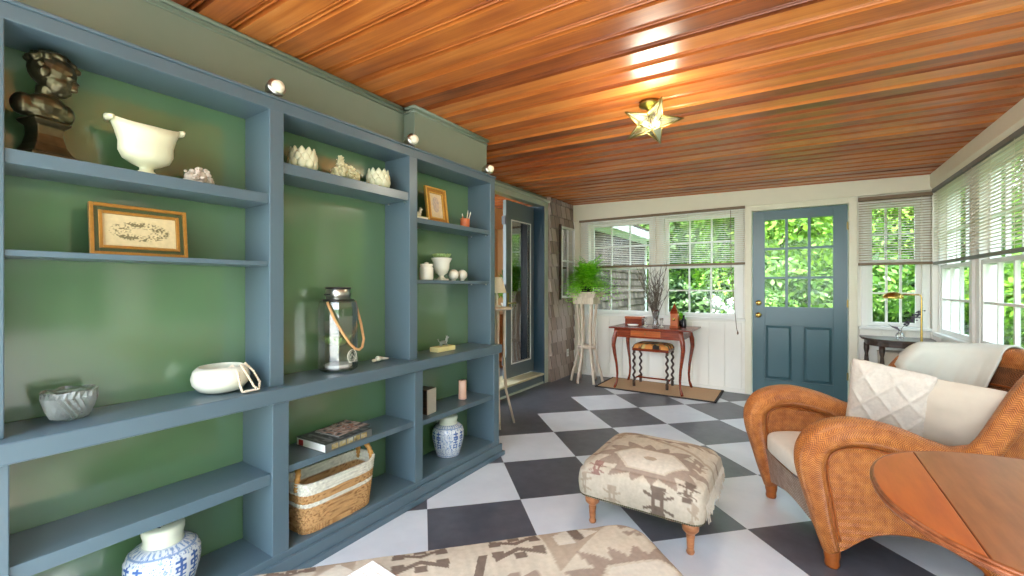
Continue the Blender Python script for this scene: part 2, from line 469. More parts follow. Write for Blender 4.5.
# header over the glass door and its casing
struct(MB().box((-.862, 2.56, 2.24), (-.835, 4.85, 2.30)).box((-.862, 2.56, 2.30), (-.815, 4.87, 2.325)).box((-.862, 4.77, .0), (-.84, 4.86, 2.24)).build('trim_6', M['casing'], bevel=.003))
struct(MB().box((-1.15, 4.765, 0), (-.862, 4.80, 2.26)).box((-.862, 4.755, 0), (-.845, 4.80, 2.24)).build('trim_7', M['jamb'], bevel=.002))
struct(MB().box((-1.9, 3.1, .0), (-.865, 4.765, .105)).build('trim_8', M['doorgrey']))
struct(MB().box((-1.2, 3.1, .105), (-.845, 4.765, .128)).build('trim_9', M['threshold'], bevel=.004))
struct(MB().box((-.865, 2.58, 0), (-.85, 4.77, .022)).build('baseboard_left', M['casing'], bevel=.003))

# ------------------------------------------------------------------ windows
def window(idx, plane, a0, a1, z0, z1, pos, cols=3, mid=None, rail=.045):
    """double hung window: root is the casing, children sash, muntin, pane, sill. pos = inner wall face, out = +"""
    def bx(mb, p0, p1, d0, d1, q0, q1):
        if plane == 'Y': mb.box((p0, pos+d0, q0), (p1, pos+d1, q1))
        else: mb.box((pos+d0, p0, q0), (pos+d1, p1, q1))
    mid = mid or (z0+z1)/2
    m = MB(); c = .055
    bx(m, a0-c, a0, -.02, .0, z0-.02, z1+c); bx(m, a1, a1+c, -.02, .0, z0-.02, z1+c); bx(m, a0, a1, -.02, .0, z1, z1+c)
    root = struct(m.build('window_%d' % idx, M['sash'], bevel=.002))
    m = MB(); bx(m, a0-c-.02, a1+c+.02, -.055, .085, z0-.03, z0); m.build('window_sill', M['sash'], root, bevel=.004)
    o_ = .03 if plane == 'Y' else -.012
    for (s0, s1, d) in ((z0, mid+.02, o_), (mid-.02, z1, o_+.035)):
        m = MB(); r = rail
        bx(m, a0, a0+r, d, d+.032, s0, s1); bx(m, a1-r, a1, d, d+.032, s0, s1); bx(m, a0+r, a1-r, d, d+.032, s0, s0+r); bx(m, a0+r, a1-r, d, d+.032, s1-r*.8, s1)
        sash = m.build('sash', M['sash'], root, bevel=.002)
        m = MB(); w = (a1-a0-2*r)
        for k in range(1, cols): bx(m, a0+r+w*k/cols-.009, a0+r+w*k/cols+.009, d+.004, d+.028, s0+r, s1-r*.8)
        zc = (s0+s1)/2; bx(m, a0+r, a1-r, d+.005, d+.027, zc-.009, zc+.009)
        m.build('muntin', M['sash'], sash)
        m = MB(); bx(m, a0+r, a1-r, d+.014, d+.018, s0+r, s1-r*.8); m.build('pane', M['pane'], sash)
    return root
for i, (a0, a1, z0, z1) in enumerate(BW): window(i+1, 'Y', a0, a1, z0, z1, YB, 3, 1.47, .045 if i < 2 else .04)
for i, (a0, a1, z0, z1) in enumerate(RW): window(i+4, 'X', a0, a1, z0, z1, XR, 3, 1.40, .04)

# small shuttered window in the shingled wall
m = MB(); x0 = -.80
for q in ((5.11,1.07,5.14,2.03),(5.50,1.07,5.53,2.03),(5.14,1.07,5.50,1.10),(5.14,2.0,5.50,2.03),(5.14,1.555,5.50,1.575)): m.box((x0, q[0], q[1]), (x0+.025, q[2], q[3]))
w = struct(m.build('window_10', M['sash'], bevel=.002))
m = MB(); m.box((x0+.002, 5.31, 1.1), (x0+.02, 5.325, 2.0)); m.build('muntin', M['sash'], w)
MB().box((x0+.004, 5.14, 1.10), (x0+.010, 5.50, 2.0)).build('pane', glassmat('mirror_like_pane', (.3,.36,.3,1), .55), w)
MB().box((-.80, 5.085, 1.05), (-.775, 5.11, 2.05)).build('shutter', M['darkwood'], w)
mb = MB().box((-.79, 5.29, .27), (-.783, 5.345, .37)); o = mb.build('wall_outlet', M['sash'], bevel=.002)
tag(o, 'small white outlet plate low on the grey shingled wall', 'outlet')
for z in (.295, .335): MB().box((-.7832, 5.305, z), (-.781, 5.330, z+.016)).build('socket', M['casing'], o)

# ------------------------------------------------------------------ back door (door_1)
dx0, dx1 = 1.405, 2.26; gx0, gx1 = 1.525, 2.14; gz0, gz1 = 1.0, 1.965
mb = MB(); Y0, Y1 = YB+.005, YB+.05
mb.box((dx0,Y0,.01),(gx0,Y1,2.07)); mb.box((gx1,Y0,.01),(dx1,Y1,2.07)); mb.box((gx0,Y0,gz1),(gx1,Y1,2.07)); mb.box((gx0,Y0,.80),(gx1,Y1,gz0)); mb.box((gx0,Y0,.01),(gx1,Y1,.19))
mb.box((1.785,Y0,.19),(1.88,Y1,.80))
d1 = struct(mb.build('door_1', M['door'], bevel=.002))
for (a, b) in ((gx0, 1.785), (1.88, gx1)):
    m = MB(); m.box((a, Y0+.02, .19), (b, Y1-.01, .80))
    n = len(m.v); i = .035
    for p in ((a+.012,Y0+.02,.202),(b-.012,Y0+.02,.202),(b-.012,Y0+.02,.788),(a+.012,Y0+.02,.788),(a+i,Y0+.004,.19+i),(b-i,Y0+.004,.19+i),(b-i,Y0+.004,.80-i),(a+i,Y0+.004,.80-i)): m.v.append(p)
    for f in ((4,5,6,7),(0,1,5,4),(1,2,6,5),(2,3,7,6),(3,0,4,7)): m.f.append(tuple(n+k for k in f))
    m.build('door_panel', M['door'], d1)
m = MB()
for k in (1, 2): xx = gx0 + (gx1-gx0)*k/3; m.box((xx-.013, Y0, gz0), (xx+.013, Y1-.005, gz1))
for k in (1, 2): zz = gz0 + (gz1-gz0)*k/3; m.box((gx0, Y0+.001, zz-.012), (gx1, Y1-.006, zz+.012))
m.build('muntin', M['door'], d1)
MB().box((gx0, YB+.025, gz0), (gx1, YB+.029, gz1)).build('pane', M['pane'], d1)
def turned(prof, origin, direction, n=18):
    m = MB().lathe(prof, n=n); q = Vector((0,0,1)).rotation_difference(Vector(direction)).to_matrix().to_4x4()
    return m.xf(Matrix.Translation(origin) @ q)
turned([(.03,0),(.03,.006),(.012,.01),(.011,.03),(.022,.038),(.03,.05),(.028,.062),(.015,.07),(.001,.071)], (1.465, Y0, .905), (0,-1,0)).build('door_knob', M['brass'], d1, smooth=True)
turned([(.03,0),(.03,.012),(.02,.02),(.001,.021)], (1.465, Y0, 1.04), (0,-1,0)).build('deadbolt', M['brass'], d1, smooth=True)
for z in (.3, 1.05, 1.85): MB().box((2.252, YB-.006, z-.04), (2.268, YB+.006, z+.04)).build('hinge', M['brassdark'], d1)

# glass door in the left wall (door_2)
X0, X1 = -1.045, -1.0; ya, yb_ = 4.13, 4.762; ga, gb = 4.235, 4.69; za, zb = .145, 2.235; gz0_, gz1_ = .30, 2.02
mb = MB(); mb.box((X0,ya,za),(X1,ga,zb)); mb.box((X0,gb,za),(X1,yb_,zb)); mb.box((X0,ga,gz1_),(X1,gb,zb)); mb.box((X0,ga,za),(X1,gb,gz0_))
d2 = struct(mb.build('door_2', M['doorgrey'], bevel=.002))
MB().box((X0+.02,ga,gz0_),(X0+.026,gb,gz1_)).build('pane', M['doorglass'], d2)
m = MB(); e = .014
for q in ((ga,gz0_,ga+e,gz1_),(gb-e,gz0_,gb,gz1_),(ga,gz0_,gb,gz0_+e),(ga,gz1_-e,gb,gz1_)): m.box((X1-.004,q[0],q[1]),(X1+.004,q[2],q[3]))
m.build('glazing_bead', M['sash'], d2)
m = MB().box((X1, 4.148, .95), (X1+.004, 4.185, 1.15)); m.tube([(X1,4.166,1.03),(X1+.04,4.166,1.03),(X1+.045,4.21,1.03),(X1+.045,4.26,1.03)], .008); m.build('door_handle', M['brassdark'], d2)
for z in (.35, 1.2, 2.0): MB().box((X0-.01, 4.118, z-.05), (X1-.005, 4.131, z+.05)).build('hinge', M['black'], d2)

# room beyond the glass door
struct(MB().box((-4.2, 3.0, 0), (-1.9, 8.6, .105)).build('floor.001', M['orangewood']))
struct(MB().box((-4.25, 3.0, .1), (-4.2, 8.6, 2.6)).box((-4.2, 8.5, .1), (-.96, 8.55, 2.6)).build('wall_far', M['tan']))

struct(MB().box((-4.25,3.0,2.6),(-.96,8.6,2.66)).build('ceiling.001', M['tan']))
# ------------------------------------------------------------------ built-in bookcase
UX = -.04; BX = -.25
bc = thing('built_in_bookcase', 'long blue-grey painted built-in bookcase with dark green back, three bays wide', 'bookcase', (0, 1.3, 0))
SU = [(-.4,.222), (.943,1.003), (1.724,1.786), (2.505,2.562)]      # upper uprights
SL = [(-.4,.226), (.933,1.003), (1.728,1.790), (2.495,2.557)]      # lower uprights
for (a, b) in SU: MB().box((BX, a, .806), (UX, b, 2.02)).build('upright', M['blue'], bc, bevel=.003)
for (a, b) in SL: MB().box((BX, a, .0), (0, b, .745)).build('upright', M['blue'], bc, bevel=.003)
MB().box((BX, -.4, 1.972), (UX+.001, 2.562, 2.02)).box((BX-.04,-.4,2.02),(UX+.008,2.57,2.032)).build('top_rail', M['blue'], bc, bevel=.003)
MB().box((BX-.05, -.4, .0), (BX, 2.562, 2.02)).build('back_panel', M['back'], bc)
MB().box((BX, -.4, .745), (.018, 2.575, .806)).build('counter_ledge', M['blue'], bc, bevel=.006)
MB().box((BX, -.4, .0), (.002, 2.557, .115)).box((.0,-.4,.0),(.016,2.575,.085)).box((.0,-.4,.0),(.03,2.59,.03)).build('plinth', M['blue'], bc, bevel=.003)
def shelf(a, b, z, th, xf): MB().box((BX, a, z-th), (xf, b, z)).build('shelf', M['blue'], bc, bevel=.002)
shelf(.222, .943, 1.617, .042, UX-.008); shelf(.222, .943, 1.333, .018, UX-.008)
shelf(1.003, 1.724, 1.765, .048, UX-.008)
shelf(1.786, 2.505, 1.632, .03, UX-.008); shelf(1.786, 2.505, 1.266, .02, UX-.008)
shelf(.226, .933, .455, .045, -.012); shelf(1.003, 1.728, .462, .03, -.012); shelf(1.79, 2.495, .447, .03, -.012)
# shelf pins under the adjustable shelves
for (yy, z) in ((1.724, 1.708), (2.505, 1.593), (2.505, 1.237)):
    for xx in (-.212, -.077): MB().box((xx-.004, yy-.006, z), (xx+.004, yy, z+.008)).build('shelf_pin', M['silver'], bc)

# soffit above the bookcase (boxed beam with moulding)
so = MB().box((-.95, -.45, 1.98), (-.262, 1.89, 2.353)).box((-.95, 1.89, 1.98), (-.172, 2.64, 2.351))
struct(so.build('trim_10', M['soffit'], bevel=.002))
m = MB()
def mould(m, pts):
    # small crown along pts (x,y)
    for (p, q) in zip(pts[:-1], pts[1:]):
        m.tube([(p[0], p[1], 2.341), (q[0], q[1], 2.341)], .011, 8); m.tube([(p[0]-.006, p[1], 2.315), (q[0]-.006, q[1], 2.315)], .006, 8)
mould(m, [(-.255,-.45),(-.255,1.883),(-.165,1.883),(-.165,2.648),(-.3,2.648)])
struct(m.build('trim_11', M['soffit'], smooth=True))
# spot lamps sitting on the top rail
def puck(y, lab):
    t = thing('spot_lamp', lab, 'lamp', (-.07, y, 2.033), 0, 'silver spot lamps on the bookcase top')
    MB().lathe([(.022,0),(.022,.008),(.008,.01),(.008,.016)], n=16).build('base', M['silver'], t, True, False)
    m = MB().lathe([(.012,-.03),(.026,-.022),(.033,-.006),(.036,.014),(.036,.03)], n=20); m.xf(Matrix.Translation((.0,0,.036)) @ Matrix.Rotation(math.radians(75),4,'Y')); m.build('head', M['silver'], t, True, False)
    MB().sphere((.035,0,.043), .026).build('lens', M['shade'], t, True, False)
puck(.975, 'silver round spot lamp on bookcase top above the first and second bays')
puck(1.755, 'silver round spot lamp on bookcase top where the soffit steps out')
puck(2.50, 'silver round spot lamp at the door end of the bookcase top')

# ------------------------------------------------------------------ outside
struct(MB().box((-30,-30,-.4),(40,50,-.25)).build('ground', M['lawn']))
struct(MB().box((-9,-14,-.3),(11,-.6,-.05)).build('ground.001', M['bounceground']))  # unseen pale ground, added to bounce sun and sky light into the room
# neighbouring wing with shingles, seen through the left back window
m = MB(); z = .2
m.box((-1.4, 5.75, -.25), (-.93, 9.45, 2.25))
while z < 2.2:
    yy = 5.75
    while yy < 9.44:
        w_ = .09 + random.random()*.14; j = random.random()*.008
        m.prism([(-.94, z), (-.905+j, z), (-.928, z+.132), (-.94, z+.132)], 'Y', yy+.002, min(yy+w_, 9.45)); yy += w_
    z += .13
hs = m.build('neighbouring_wing', shingle('weathered_shingles', 1, (72,58,48), (124,106,92))); tag(hs, 'grey shingled house wing seen through the left back window', 'house')
MB().box((-1.5, 5.75, 2.25), (-.62, 9.75, 2.30)).box((-.64, 5.75, 2.16), (-.60, 9.75, 2.32)).box((-1.0,5.75,2.14),(-.9,9.5,2.25)).build('eave', M['sash'], hs)
MB().prism([(-4.2, 3.4), (-.6, 2.30), (-.6, 2.34), (-4.2, 3.5)], 'Y', 5.75, 9.75).build('roof', M['twig'], hs)
# corner board
MB().box((-1.0, 9.40, -.25), (-.89, 9.47, 2.2)).build('corner_board', M['sash'], hs)

def leaf_mesh(name, R, n, size, mat, seed, squash=1.0, lumps=9):
    rnd = random.Random(seed); m = MB()
    cs = [(Vector((rnd.uniform(-.6,.6)*R[0], rnd.uniform(-.6,.6)*R[1], rnd.uniform(-.65,.75)*R[2])), rnd.uniform(.35,.6)) for _ in range(lumps)]
    cs.append((Vector((0,0,0)), .72))
    for i in range(n):
        c, k = rnd.choice(cs)
        d = Vector((rnd.gauss(0,1), rnd.gauss(0,1), rnd.gauss(0,1))).normalized()
        p = c + Vector((d.x*R[0]*k, d.y*R[1]*k, d.z*R[2]*k)) * rnd.uniform(.82,1.06)
        s_ = size*rnd.uniform(.6,1.3)
        nn = (d + Vector((rnd.gauss(0,.6), rnd.gauss(0,.6), rnd.gauss(0,.6)+.3))).normalized()
        a = nn.orthogonal().normalized(); a = Matrix.Rotation(rnd.uniform(0,6.28), 3, nn) @ a; b = nn.cross(a)
        k0 = len(m.v)
        for q in (a*s_, b*s_*.5, a*-s_, b*-s_*.5): m.v.append(tuple(p+q))
        m.f.append((k0,k0+1,k0+2,k0+3))
    me = m.build(name, mat, fixn=False)
    return me
def tree(x, y, R, lab, mat, seed, n=9000, size=.10, base=-.25, name='leafy_tree', cat='tree', group=None, lift=None):
    lift = lift if lift is not None else R[2]*.95
    t = thing(name, lab, cat, (x, y, base), 0, group)
    o = leaf_mesh('foliage', R, n, size, mat, seed); o.parent = t; o.location = (0,0,lift)
    m = MB().tube([(0,0,0),(.03,.02,lift*.5),(0,0,lift*1.3)], [.16,.12,.05], 10)
    for k in range(4):
        a = k*1.7+seed; m.tube([(0,0,lift*.6), (cos(a)*R[0]*.35, sin(a)*R[1]*.35, lift*1.05)], [.06,.02], 6)
    m.build('trunk', M['bark'], t, False, False)
    return t
tree(1.2, 13.5, (2.6,1.6,3.2), 'bright green tree seen through the middle of the window beside the door', M['treebright'], 1, 22000, .085)
tree(5.2, 17.6, (3.4,1.4,4.0), 'broad green tree filling the upper view through the blue back door', M['treebright'], 2, 22000, .085)
tree(8.6, 13.0, (2.7,1.8,3.4), 'pale green tree seen through the narrow back window behind the blind', M['treemid'], 3, 20000, .085)
for k, (x_, lb) in enumerate(((-4.0, 'tall green tree at the left of the far tree line'), (5.5, 'tall green tree in the middle of the far tree line'), (15.2, 'tall green tree at the right of the far tree line'))):
    tree(x_, 28.0, (4.4,2.0,6.0), lb + ' beyond the garden', M['treemid'], 20+k, 16000, .17, group='far tree line')
tree(-2.6, 17.0, (2.8,1.8,3.6), 'green tree rising beyond the end of the shingled wing', M['treemid'], 4, 8000, .15)
tree(12.5, 10.5, (2.6,2.6,3.8), 'dark tree beyond the far corner of the right windows', M['treemid'], 5, 14000, .09)
tree(11.0, 5.0, (2.4,2.6,3.6), 'dark green tree seen through the nearer right-hand window', M['treedark'], 6, 18000, .09)
tree(10.2, -.5, (2.4,3.0,3.8), 'tall dark tree standing outside the right-hand windows beside the lawn', M['treemid'], 8, 14000, .10)
tree(10.0, -7.0, (2.4,3.2,3.8), 'tall tree farthest toward the lawn outside the right wall', M['treebright'], 9, 8000, .14)
tree(2.4, 11.0, (1.4,.9,1.1), 'low bright bush seen through the lower panes of the back door', M['treemid'], 10, 6500, .08, name='leafy_bush', cat='bush', lift=.9)
tree(5.4, 10.6, (1.4,.9,1.25), 'rounded bright bush seen through the lower sash of the narrow back window', M['treebright'], 11, 6500, .08, name='leafy_bush', cat='bush', lift=1.0)
tree(-.5, 10.9, (1.5,.8,1.0), 'dark low bush by the corner of the shingled wing', M['treedark'], 12, 5500, .08, name='leafy_bush', cat='bush', lift=.8)
tree(7.2, 7.8, (1.1,1.3,1.15), 'dark bush outside the right window nearest the corner', M['treedark'], 13, 6000, .07, name='leafy_bush', cat='bush', lift=.9)
tree(6.6, 4.2, (1.0,1.5,1.05), 'dark leafy bush below the nearer right-hand window', M['treedark'], 14, 6500, .07, name='leafy_bush', cat='bush', lift=.85)
def hedge(x0, x1, y0, y1, h, lab, seed):
    t = thing('clipped_hedge', lab, 'hedge', ((x0+x1)/2, (y0+y1)/2, -.25)); L_, W_ = x1-x0, y1-y0
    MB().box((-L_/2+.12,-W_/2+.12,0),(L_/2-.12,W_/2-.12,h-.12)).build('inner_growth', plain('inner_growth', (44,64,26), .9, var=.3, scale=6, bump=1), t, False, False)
    m = MB(); r = random.Random(seed)
    for k in range(24000):
        f = r.random()
        if f < .3: p = Vector((r.uniform(-L_/2,L_/2), r.uniform(-W_/2,W_/2), h)); d = Vector((0,0,1))
        elif f < .65 and L_ > W_ or (f < .35): p = Vector((r.uniform(-L_/2,L_/2), -W_/2, r.uniform(0,h))); d = Vector((0,-1,0))
        elif L_ > W_: p = Vector((r.uniform(-L_/2,L_/2), -W_/2+.1, r.uniform(0,h))); d = Vector((0,-1,0))
        else: p = Vector((-L_/2+r.uniform(0,.1), r.uniform(-W_/2,W_/2), r.uniform(0,h))); d = Vector((-1,0,0))
        p += Vector((r.gauss(0,.08), r.gauss(0,.08), r.gauss(0,.08)))
        nn = (d + Vector((r.gauss(0,.5), r.gauss(0,.5), r.gauss(0,.5)+.2))).normalized(); a = Matrix.Rotation(r.uniform(0,6.28),3,nn) @ nn.orthogonal().normalized(); b = nn.cross(a); s_ = r.uniform(.06,.13); k0 = len(m.v)
        for q in (a*s_, b*s_*.5, a*-s_, b*-s_*.5): m.v.append(tuple(p+q))
        m.f.append((k0,k0+1,k0+2,k0+3))
    m.build('foliage', M['treemid'], t, False, False, fixn=False)
hedge(-8, 15, 19.6, 21.0, 4.2, 'long tall green hedge across the far end of the back garden', 31)
hedge(15.6, 17, -8, 18.5, 4.6, 'long tall green hedge along the garden on the right side', 32)
# flowering shrub with white heads
t = tree(1.05, 8.6, (.75,.5,.6), 'flowering shrub with white blossom heads outside the left pane of the back window', M['treemid'], 15, 3500, .05, name='flowering_shrub', cat='shrub', lift=.75)
rnd = random.Random(5)
for k in range(7):
    a = rnd.uniform(-.45,.05); z = rnd.uniform(1.0,1.28); m = MB()
    for q in range(22):
        d = Vector((rnd.gauss(0,1),rnd.gauss(0,1),rnd.gauss(0,1))).normalized()*.07
        m.sphere((a+d.x*.8, -.45+d.y+rnd.uniform(0,.02), z+d.z*.8), .024, 6, 4)
    m.build('flower_head', M['petal'], t, False, False)

# ------------------------------------------------------------------ blinds
M['slat'] = plain('pale_blind_slat', (226,214,194), .5, var=.06)
M['slatbrown'] = plain('tan_blind_slat', (186,168,140), .5, var=.06)
M['rail'] = plain('brown_blind_rail', (126,104,78), .5, var=.1)
M['railgrey'] = plain('grey_blind_rail', (120,120,112), .5, var=.06)
def blind(lab, plane, a0, a1, ztop, zbot, pos, pitch=.0245, rail='rail', tilt=18, n_lad=3, headh=.035, slat='slat'):
    if plane == 'Y': t = thing('venetian_blind', lab, 'blind', ((a0+a1)/2, pos, ztop), 0, 'slatted window blinds'); bx = lambda m, p0, p1, d0, d1, q0, q1: m.box((p0, pos+d0, q0), (p1, pos+d1, q1))
    else: t = thing('venetian_blind', lab, 'blind', (pos, (a0+a1)/2, ztop), 0, 'slatted window blinds'); bx = lambda m, p0, p1, d0, d1, q0, q1: m.box((pos+d0, p0, q0), (pos+d1, p1, q1))
    m = MB(); bx(m, a0, a1, -.02, .02, ztop-headh, ztop); m.build('head_rail', M[rail], t, bevel=.003)
    m = MB(); bx(m, a0, a1, -.014, .014, zbot, zbot+.026); m.build('bottom_rail', M[rail], t, bevel=.004)
    m = MB(); z = zbot+.026+pitch; c, s = cos(math.radians(tilt))*.0115, sin(math.radians(tilt))*.0115
    while z < ztop-headh:
        k = len(m.v)
        for (p) in (a0+.004, a1-.004):
            for (d, h) in ((-c, -s-.0008), (c, s-.0008), (c, s+.0008), (-c, -s+.0008)):
                m.v.append((p, pos+d, z+h) if plane == 'Y' else (pos+d, p, z+h))
        m.f += [(k,k+1,k+2,k+3),(k+7,k+6,k+5,k+4),(k,k+4,k+5,k+1),(k+1,k+5,k+6,k+2),(k+2,k+6,k+7,k+3),(k+3,k+7,k+4,k)]
        z += pitch
    m.build('slats', M[slat], t)
    for k in range(n_lad):
        m = MB()
        p = a0 + (a1-a0)*(k+.5)/n_lad if n_lad > 2 else a0+(a1-a0)*(.14+.72*k)
        bx(m, p-.0014, p+.0014, -.0135, -.0121, zbot+.02, ztop-headh); m.build('ladder_cord', M['slat'], t)
    return t
b1 = blind('wide slatted blind raised halfway over the two left back windows', 'Y', -.70, 1.335, 2.14, 1.475, YB-.055, pitch=.0235, n_lad=5, headh=.028)
m = MB().tube([(1.19,YB-.075,2.1),(1.195,YB-.075,1.4),(1.25,YB-.072,.75),(1.262,YB-.07,.70)], .0035, 6); m.lathe([(.002,.03),(.007,.02),(.009,0),(.003,-.008)], (1.262,YB-.07,.685), 10); m.build('pull_cord', M['rail'], b1)
blind('brown slatted blind raised halfway over the narrow window right of the blue door', 'Y', 2.338, 2.882, 2.115, 1.435, YB-.055, n_lad=2, tilt=24, slat='slatbrown')
blind('slatted blind on the right wall window nearest the corner', 'X', 4.655, 5.50, 2.135, 1.428, XR-.045, rail='railgrey', n_lad=3, tilt=-4)
blind('slatted blind on the right wall window nearer the wicker armchair', 'X', 3.56, 4.645, 2.135, 1.428, XR-.045, rail='railgrey', n_lad=3, tilt=-4)

# ------------------------------------------------------------------ star lamp on the ceiling
def star():
    C = Vector((1.10, 2.53, 2.18)); th, ph, spn = -1.074, -4.32, .526; R = .178
    n = Vector((cos(th)*cos(ph), cos(th)*sin(ph), -sin(th))); a = Vector((0,0,1)).cross(n).normalized(); b = n.cross(a)
    dn = -n
    t = thing('star_ceiling_lamp', 'five-pointed brass and glass star lamp fixed to the wood ceiling', 'lamp', C)
    tips = [C + a*(R*cos(spn+k*2*PI/5)) + b*(R*sin(spn+k*2*PI/5)) for k in range(5)]
    inn = [C + a*(R*.42*cos(spn+(k+.5)*2*PI/5)) + b*(R*.42*sin(spn+(k+.5)*2*PI/5)) for k in range(5)]
    f, r = C + dn*.055, C - dn*.055
    g = MB()
    for k in range(5):
        for ap in (f, r):
            for (p, q) in ((tips[k], inn[k]), (inn[k], tips[(k+1)%5])):
                i = len(g.v); g.v += [tuple(ap), tuple(p), tuple(q)]; g.f.append((i,i+1,i+2))
    g.build('glass_facets', M['starglass'], t)
    w = MB()
    for k in range(5):
        for ap in (f, r):
            w.tube([ap, tips[k]], .0032, 6); w.tube([ap, inn[k]], .0028, 6)
        w.tube([tips[k], inn[k], tips[(k+1)%5]], .0034, 6)
    w.build('brass_edging', M['brassdark'], t, True)
    m = MB().lathe([(.001,.0),(.055,0),(.06,-.006),(.06,-.022),(.03,-.03),(.012,-.05),(.012,-.07)], (C.x-.02, C.y+.04, cz(C.x)-.001), 24); m.tube([(C.x-.02,C.y+.04,cz(C.x)-.05), r], .006, 8); m.build('ceiling_mount', M['brassdark'], t, True)
    for s_ in (-1, 1):
        MB().sphere(C + a*(.035*s_) + dn*.008, (.014,.014,.02)).build('bulb', M['bulb'], t, True)
    ld = bpy.data.lights.new('star_light', 'POINT'); ld.energy = 11; ld.color = (1,.9,.74); ld.shadow_soft_size = .11
    lo = bpy.data.objects.new('star_light', ld); COL.objects.link(lo); lo.location = C + dn*.05
star()

# ------------------------------------------------------------------ kilim ottomans
CREAM=(.60,.51,.38); PALE=(.68,.60,.47); TAUPE=(.36,.27,.20); BROWN=(.20,.145,.105); TAN=(.44,.34,.24); PINK=(.34,.19,.15)
def tri(x): x = x % 1.0; return abs(2*x-1)
def medal(x, y, a, b):
    ax, ay = abs(x)/a, abs(y)/b
    h = max(ay, ax*.62 + ay*.5)
    if h < .16: return TAN
    if h < .78: return PALE
    if h < .86: return CREAM
    th = math.atan2(y/b, x/a); t = tri(th*7/PI)
    if h < 1.04 + .50*t: return TAUPE
    return None
def butterfly(x, y, s):
    x, y = x/s, y/s; ax, ay = abs(x), abs(y)
    if ax < .14 and ay < .2: return CREAM
    if ay < 1 and ax < .5*(.35+ay*.75) and ay > .55 and ax < .45: return BROWN
    if ay <= .55 and ax < .34: return BROWN
    if .1 < ay < .62 and ax < .9 and abs(ay-.3-ax*.35+.1) < .09: return BROWN
    return None
def hook(x, y, s):
    x, y = x/s, y/s; ax, ay = abs(x), abs(y)
    if ax < .95 and abs(ay-(.2+.5*ax)) < .13: return TAUPE
    if ax > .55 and ax < 1.0 and ay < .55: return TAUPE if (ay > .18) else None
    if ax < .22 and ay < .8 and ay > .45: return TAUPE
    return None
def mottle(c, x, y):
    n = noise.noise(Vector((x*9, y*9, 1)))*.10 + noise.noise(Vector((x*60, y*8, 3)))*.10
    return tuple(max(0, q*(1+n)) for q in c)
def kilim1(x, y):
    c = CREAM
    if .10 < y+.35*x < .125: c = TAN
    for (mx, my, a, b) in ((.03,-.155,.135,.115), (.02,.205,.12,.062), (.62,.1,.14,.08),(-.52,.05,.12,.09)):
        q = medal(x-mx, y-my, a, b)
        if q: c = q
    for (mx, my, s, p) in ((-.20,-.30,.052,PINK),(.245,-.31,.06,BROWN),(.11,-.405,.078,BROWN),(.235,-.05,.055,TAUPE),(-.22,.12,.05,TAN),(.30,-.43,.07,TAN),(-.27,-.40,.055,TAN),(-.11,-.43,.05,TAN),(.22,.25,.05,TAN),(.42,.1,.05,TAUPE)):
        q = butterfly(x-mx, y-my, s)
        if q: c = p if q == BROWN else q
    return mottle(c, x, y)
def kilim2(s, w):
    """long bench: s along its length from the footstool end, w across it"""
    c = CREAM
    if w < .235 and s < .367 and s > .10 + w*1.12:
        c = TAN
        if abs(s-.25)/.085 + abs(w-.055)/.05 < 1: c = PALE if abs(s-.25) > .02 else BROWN
        if abs(s-.30) < .03 and .06 < w < .12: c = PALE
    if .95 < s < 1.06 and w < .3: c = TAN
    if abs(s-1.0)/.05 + abs(w-.09)/.06 < 1: c = PALE
    for (mx, my, a, b) in ((.135,.345,.125,.12), (.70,.42,.15,.13), (1.22,.40,.13,.12)):
        q = medal(s-mx, w-my, a, b)
        if q: c = q
    for (mx, my, z, p) in ((.46,.085,.085,BROWN),(.76,.080,.085,BROWN),(.035,.07,.05,TAUPE),(1.13,.07,.07,BROWN),(.50,.27,.07,TAUPE),(.96,.30,.07,TAUPE)):
        q = hook(s-mx, w-my, z)
        if q: c = p
    if abs(s-.585-.3*(w-.15)) < .014 and .11 < w < .24: c = BROWN
    return mottle(c, s, w)
